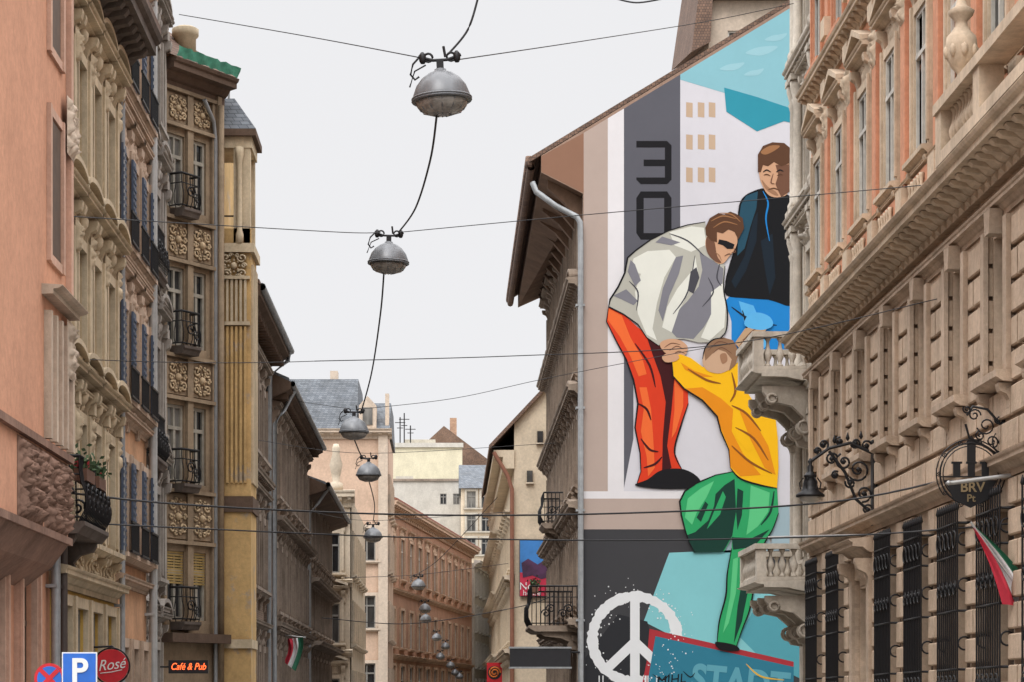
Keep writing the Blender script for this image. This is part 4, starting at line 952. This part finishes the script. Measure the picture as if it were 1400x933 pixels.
m.box(c[0]-R,c[0]+R,-.012,.012,g(0,652)[2]-.01,g(0,652)[2]+.01,IRON)
so=mkobj('sign_disc',m.mesh('sign_disc'),E)
br=flat('brass_letters','#8a785a',.5,.3)
q=g(1329,667); text('BRV',.2,br,(q[0],-.03,q[2]),so,off=.004); q=g(1327,682); text('Pt',.15,br,(q[0],-.03,q[2]),so,off=.002)
al=flat('aluminium','#b0b0ae',.4,.4)
m=MB(False); p=W(1297,661,34.2); m.tube([(p.x,34.2,p.z),(8,34.2,p.z+.12)],.03,al,8); m.lathe((p.x,34.2,p.z-.03),[(.01,0),(.05,.03),(.01,.07)],al,8)
top(mkobj('wall_rod',m.mesh('wall_rod')),'short grey metal rod projecting from the palace wall','rod')
m=MB(False); p=W(1050,735,46); m.tube([(p.x,46,p.z),(8,46,p.z+.05)],.022,al,8); m.tube([(p.x+.05,46,p.z),(p.x+.05,46,p.z-.1)],.02,al,6); top(mkobj('wall_rod',m.mesh('wall_rod')),'thin grey metal rod projecting from the palace wall','rod')
fr=flat('flag_red','#c02f42',.8);fw=flat('flag_white','#dadada',.8);fg=flat('flag_green','#37765a',.8)
def flag(name,parent,org,d,Ls,Rs,order):
    m=MB(False); nu=14;nv=12; vs=[]
    for i in range(nu+1):
        u=i/nu
        l=Vector(Ls[0]).lerp(Vector(Ls[1]),u)+Vector((4*math.sin(u*3.1),0)); r=Vector(Rs[0]).lerp(Vector(Rs[1]),u)+Vector((5*math.sin(u*3.1),-6*math.sin(u*3.1)))
        for j in range(nv+1):
            q=l.lerp(r,j/nv); w=W(q.x,q.y,d)-Vector(org); w.y+=.07*math.sin(j*1.3+u*2)*(.3+u)
            vs.append(w)
    for i in range(nu):
        for j in range(nv):
            m.add([vs[i*(nv+1)+j],vs[i*(nv+1)+j+1],vs[(i+1)*(nv+1)+j+1],vs[(i+1)*(nv+1)+j]],[(0,1,2,3)],order[j*3//nv],True)
    return mkobj(name,m.mesh(name),parent)
m=MB(False)
F1=mkobj('flag',None); F1.location=(8,33.9,0); top(F1,'red, white and green flag drooping from a wall pole','flag')
m.tube([W(1327,714,33.9)-Vector((8,33.9,0)),W(1425,850,33.9)-Vector((8,33.9,0))],.018,al,6)
mkobj('pole',m.mesh('pole'),F1); flag('cloth',F1,(8,33.9,0),33.9,((1330,722),(1372,826)),((1336,722),(1430,838)),(fr,fw,fg))
F2=mkobj('flag',None); F2.location=(-4.7,70,0); top(F2,'small red, white and green flag on a dark facade','flag')
m=MB(False); m.tube([W(385,868,70)-Vector((-4.7,70,0)),W(418,872,70)-Vector((-4.7,70,0))],.02,al,6); mkobj('pole',m.mesh('pole'),F2)
flag('cloth',F2,(-4.7,70,0),70,((388,905),(392,874)),((404,918),(414,872)),(fr,fw,fg))
# =====================================================  LAMPS & CABLES
lg_=flat('lamp_grey_enamel','#75777a',.4,.2,.12,.2); bowl=flat('dusty_lamp_glass','#8f8a83',.15,.0,.4,0,9); blkc=flat('black_cable','#2a2a2c',.7)
m=MB(False)
m.lathe((0,0,0),[(.41,-.02),(.415,.0),(.4,.07),(.355,.19),(.27,.3),(.17,.37),(.09,.4),(.08,.43),(.03,.45)],lg_,28)
for zz in(.0,.03): m.ring((0,0,zz-.01),.415,.014,lg_,'z',28)
me_sh=m.mesh('lamp_shade')
m=MB(False); m.lathe((0,0,0),[(.37,-.03),(.35,-.09),(.28,-.16),(.17,-.2),(.04,-.215)],bowl,24)
for k in range(12): t=k*math.pi/6; m.tube([(.375*math.cos(t),.375*math.sin(t),-.03),(.3*math.cos(t),.3*math.sin(t),-.15),(.1*math.cos(t),.1*math.sin(t),-.215)],.008,lg_,4)
me_bo=m.mesh('lamp_bowl')
m=MB(False); m.box(-.05,.05,-.05,.05,.42,.56,IRON); m.tube([(-.3,0,.62),(-.1,0,.56),(.1,0,.56),(.3,0,.62)],.022,IRON,6)
for sg in(-1,1):
    m.ring((sg*.16,0,.6),.06,.018,IRON,'n',12); m.lathe((sg*.24,0,.52),[(.03,0),(.05,.04),(.05,.12),(.02,.16)],IRON,8)
m.tube([(-.3,0,.6),(-.38,0,.52),(-.42,.02,.38),(-.36,0,.3),(-.3,0,.34)],.016,blkc,5); m.tube([(.08,0,.6),(.06,0,.75)],.02,IRON,5); m.tube([(-.2,0,.5),(-.36,0,.42),(-.44,0,.2)],.012,blkc,5)
me_br=m.mesh('hanger')
lamps=[(604,137,80,-.05,1),(531,360,55,.02,1),(484,591,40,0,1),(504,650,34,0,1),(510,735,26,0,1),(572,802,20,0,.9),(581,834,17,0,.85),(582,848,16,0,.82),(597,873,14,0,.75),(602,899,12.5,0,.72),(616,911,12,0,.7),(622,921,11,0,.66),(609,885,12.5,0,.72),(628,926,11,0,.66)]
for i,(x,y,w,tl,sc) in enumerate(lamps):
    d=.82*sc*F/w; p=W(x,y,d); E=mkobj('hanging_lamp',None); E.location=p; E.rotation_euler=(0,tl,0); E.scale=(sc,sc,sc)
    top(E,'grey enamel dome lamp with glass bowl hung over the street','street lamp','lamps strung on cables over the street')
    mkobj('lamp_shade',me_sh,E); mkobj('lamp_bowl',me_bo,E); mkobj('hanger',me_br,E)
def cable(pts,r=.014,label='thin dark cable strung across the street',sag=0.0,n=24):
    P=[W(*p) for p in pts]; out=[]; r*=.62
    PP=[P[0]]+P+[P[-1]]
    for i in range(1,len(PP)-2):
        if len(P)==2:
            for k in range(n): t=k/n; q=P[0].lerp(P[1],t); q.z-=sag*4*t*(1-t); out.append(q)
            break
        for k in range(8):
            t=k/8; p0,p1,p2,p3=PP[i-1:i+3]
            out.append(.5*((2*p1)+(-p0+p2)*t+(2*p0-5*p1+4*p2-p3)*t*t+(-p0+3*p1-3*p2+p3)*t**3))
    out.append(P[-1]); m=MB(False); m.tube(out,r,blkc,5); top(mkobj('overhead_cable',m.mesh('overhead_cable')),label,'cable','cables over the street')
dl=[.82*l[4]*F/l[2] for l in lamps]
cable([(245,20,52),(420,50,42),(595,83,dl[0])]); cable([(618,83,dl[0]),(800,56,44),(975,28,55),(1085,5,56.2)])
cable([(0,290,32.2),(260,306,42),(470,318,47),(520,318,dl[1])]); cable([(545,318,dl[1]),(800,294,46),(1100,268,44),(1345,246,36.2)])
cable([(85,490,37.3),(430,494,46)],.012,sag=.05); cable([(430,494,46),(700,487,46),(1000,470,44),(1290,407,39.1)],.015)
cable([(380,545,70),(484,560,dl[2])],.012); cable([(488,560,dl[2]),(620,545,68),(760,515,64),(1000,470,60),(1160,452,48.5)],.014)
cable([(0,662,32.2),(250,690,42),(560,704,48),(850,702,47),(1150,685,44),(1400,628,33.7)],.03,'thick black cable sagging across the street')
cable([(60,712,35.7),(250,722,44),(560,735,48),(850,739,48),(1150,733,44),(1400,715,33.7)],.024,'thick black cable sagging across the street')
cable([(340,600,60),(504,620,dl[3]),(760,606,78)],.014); cable([(425,700,78),(510,712,dl[4]),(700,700,90)],.016)
cable([(440,845,85),(560,853,90),(700,832,85),(757,815,82)],.026); cable([(470,790,100),(572,786,dl[5]),(700,770,110)],.022)
cable([(655,-8,dl[0]),(640,40,dl[0]),(613,74,dl[0])],.026,'black feed cable running between lamps')
cable([(597,158,dl[0]),(588,220,38),(568,285,44),(545,318,dl[1])],.028,'black feed cable running between lamps')
cable([(525,370,dl[1]),(520,430,54),(508,510,62),(493,566,dl[2])],.032,'black feed cable running between lamps')
cable([(484,600,dl[2]),(495,625,72),(504,628,dl[3])],.03,'black feed cable running between lamps'); cable([(504,656,dl[3]),(512,690,95),(510,715,dl[4])],.032,'black feed cable running between lamps')
cable([(560,790,dl[5]),(600,765,125),(680,680,110)],.028)
cable([(840,-2,30),(870,4,30),(905,-1,30)],.018)
# =====================================================  STREET SIGNS
blue=flat('sign_blue','#2a66c0',.4);redm=flat('sign_red','#c4242f',.4)
def post(E,h): 
    m=MB(False); m.tube([(0,.04,0),(0,.04,h)],.03,al,8); mkobj('post',m.mesh('post'),E)
d=26
p=W(109,916,d); E=mkobj('parking_sign',None); E.location=(p.x,d,0); top(E,'square blue parking sign with white letter on a post','traffic sign'); post(E,p.z+.1)
s=24/F*d
m=MB(False); m.box(-s,s,-.02,.0,p.z-s*1.1,p.z+s,white); m.box(-s*.93,s*.93,-.026,-.021,p.z-s*1.03,p.z+s*.93,blue); mkobj('sign_plate',m.mesh('sign_plate'),E); text('P',.36,white,(0,-.032,p.z-.02),E,off=.008)
p=W(68,928,d+1); E=mkobj('no_stopping_sign',None); E.location=(p.x,d+1,0); top(E,'round blue sign with red border and diagonal bars','traffic sign'); post(E,p.z+.1)
def disc(m,c,R,y0,y1,mat,n=32): m.extn([(c[0]+R*math.cos(2*math.pi*i/n),c[1]+R*math.sin(2*math.pi*i/n)) for i in range(n)],y0,y1,mat)
R=21/F*(d+1)
m=MB(False); disc(m,(0,p.z),R,-.02,0,redm); disc(m,(0,p.z),R*.8,-.026,-.021,blue)
for sg in(1,-1):
    q=.1*R; c=R*.56; y=-.03 if sg==1 else -.034
    m.add([(-c-q,y,p.z+sg*(c-q)),(-c+q,y,p.z+sg*(c+q)),(c+q,y,p.z-sg*(c-q)),(c-q,y,p.z-sg*(c+q))],[(0,1,2,3)],redm)
mkobj('sign_plate',m.mesh('sign_plate'),E)
p=W(153,911,40); E=mkobj('shop_sign',None); E.location=(p.x,40,0); top(E,'round red shop sign with white script on wall bracket','sign'); R=23/F*40
m=MB(False); disc(m,(0,p.z),R,-.08,0,redm); 
mkobj('sign_disc',m.mesh('sign_disc'),E); text('Rosé',.25,white,(0,-.09,p.z+.02),E,rot=-.12,shear=.4,sx=.9)
m=MB(False); m.tube([(-.18,-.085,p.z-.12),(0,-.085,p.z-.1),(.18,-.085,p.z-.06)],.008,white,4); mkobj('underline',m.mesh('underline'),E)
m=MB(False); m.tube([(-6-p.x,0,p.z+R+.03),(0,0,p.z+R+.05),(R,0,p.z+.1)],.02,IRON,6); m.ring((0,-.04,p.z),R+.02,.015,IRON,'n',32); mkobj('bracket',m.mesh('bracket'),E)
p=W(258,912,50); E=mkobj('cafe_sign',None); E.location=(p.x,50,0); top(E,'black box sign with glowing red cafe lettering','sign')
m=MB(False); hw=27/F*50;hh=9/F*50; m.box(-hw,hw,-.1,.05,p.z-hh,p.z+hh,flat('sign_black','#232327',.4)); m.tube([(-hw,0,p.z),(-6-p.x,0,p.z)],.02,IRON); mkobj('sign_box',m.mesh('sign_box'),E)
t=NT('neon_red'); t.b.inputs['Emission Color'].default_value=(1,.14,.03,1); t.b.inputs['Emission Strength'].default_value=2.4; t.b.inputs['Base Color'].default_value=(.8,.1,.05,1)
text('Café & Pub',.2,t.mat,(0,-.11,p.z),E,sx=.8,shear=.3)
p=W(676,920,120); E=mkobj('spiral_sign',None); E.location=(p.x,120,0); top(E,'round red sign with orange spiral above a shop','sign')
m=MB(False); R=.38; m.box(-R,R,-.05,0.03,p.z-.5,p.z+.5,redm); disc(m,(0,p.z),R*.9,-.06,-.051,flat('sign_black','#232327',.4)); m.spiral((0,-.08,p.z),R*.8,.04,flat('sign_orange','#d9772f',.5),'n',2); mkobj('sign_panel',m.mesh('sign_panel'),E); post(E,p.z)
for (px,py_,dd) in((378,795,72),(388,800,74.5),(400,826,78)):
    p=W(px,py_,dd); m=MB(False); acm=flat('ac_white','#bab7af',.6,0,.1,.3)
    m.box(-.25,.15,-.35,.35,-.3,.3,acm); m.ring((-.0,-.36,0),.2,.015,IRON,'n',16)
    for k in range(5): m.box(-.2,.1,-.362,-.352,-.2+k*.09,-.18+k*.09,IRON)
    m.ring((.16,0,0),.22,.015,IRON,'a',16)
    m.box(-.5,.1,-.3,-.25,-.36,-.3,IRON); m.box(-.5,.1,.25,.3,-.36,-.3,IRON)
    o=top(mkobj('air_conditioner',m.mesh('air_conditioner')),'dusty white air conditioner unit on a facade bracket','air conditioner','air conditioners on facades'); o.location=p
def plant(loc,n,r,seed):
    random.seed(seed); m=MB(False); m.box(-r,r,-.1,.1,-.18,0,flat('flower_box','#6a4a3a',.8))
    for i in range(n):
        c=Vector((random.uniform(-r,r),random.gauss(0,.08),abs(random.gauss(.05,.1)))); a=Vector((random.gauss(0,1),random.gauss(0,1),random.gauss(0,1))).normalized()*.05; b=a.cross(Vector((random.random(),random.random(),.3))).normalized()*.03
        m.add([c-a,c+b,c+a,c-b],[(0,1,2,3)],rd if random.random()<.03 else gr)
    o=mkobj('potted_plant',m.mesh('potted_plant')); o.location=loc; o.rotation_euler=(0,0,LEFT); top(o,'flower box with green leaves on an iron balcony','plant','balcony flower boxes')
plant((-5.45,36.0,5.15),160,.4,1); plant((-5.45,37.2,5.15),140,.35,2)
plant((2.5,71.3,5.1),120,.5,3)
# =====================================================  WORLD, SUN, CAMERA
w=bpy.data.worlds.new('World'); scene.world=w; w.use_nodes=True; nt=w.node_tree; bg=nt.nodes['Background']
sky=nt.nodes.new('ShaderNodeTexSky'); sky.sky_type='NISHITA'; sky.sun_disc=False; sky.sun_elevation=math.radians(50); sky.sun_rotation=math.radians(200)
hs=nt.nodes.new('ShaderNodeHueSaturation'); hs.inputs['Saturation'].default_value=.1; nt.links.new(sky.outputs[0],hs.inputs['Color'])
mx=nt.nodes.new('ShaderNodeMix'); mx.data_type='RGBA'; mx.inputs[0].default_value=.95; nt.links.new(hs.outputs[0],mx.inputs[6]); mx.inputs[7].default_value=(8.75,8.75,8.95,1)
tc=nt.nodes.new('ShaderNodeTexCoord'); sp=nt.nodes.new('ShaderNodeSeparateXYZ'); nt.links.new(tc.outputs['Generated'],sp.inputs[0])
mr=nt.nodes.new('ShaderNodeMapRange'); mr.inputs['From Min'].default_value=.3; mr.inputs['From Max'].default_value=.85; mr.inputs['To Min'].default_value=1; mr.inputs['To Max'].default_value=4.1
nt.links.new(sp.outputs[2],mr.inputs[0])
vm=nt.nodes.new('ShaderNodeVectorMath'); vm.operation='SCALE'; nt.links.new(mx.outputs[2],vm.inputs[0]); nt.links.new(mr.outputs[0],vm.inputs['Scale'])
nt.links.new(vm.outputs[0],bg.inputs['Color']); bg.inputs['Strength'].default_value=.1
sd=bpy.data.lights.new('sun','SUN'); sd.energy=1.2; sd.angle=math.radians(25); sd.color=(1,.96,.91)
so=bpy.data.objects.new('sun',sd); COL.objects.link(so)
dv=Vector((math.sin(math.radians(200))*math.cos(math.radians(50)),math.cos(math.radians(200))*math.cos(math.radians(50)),math.sin(math.radians(50))))
so.rotation_euler=dv.to_track_quat('Z','Y').to_euler()
cd=bpy.data.cameras.new('camera'); cam=bpy.data.objects.new('camera',cd); COL.objects.link(cam); scene.camera=cam
cam.location=(0,0,CH); cam.rotation_euler=(math.radians(90),0,0); cd.sensor_width=36; cd.lens=F/1400*36; cd.shift_x=(700-CX)/1400; cd.shift_y=(CY-466.5)/1400
cd.clip_end=8000; cd.clip_start=.5
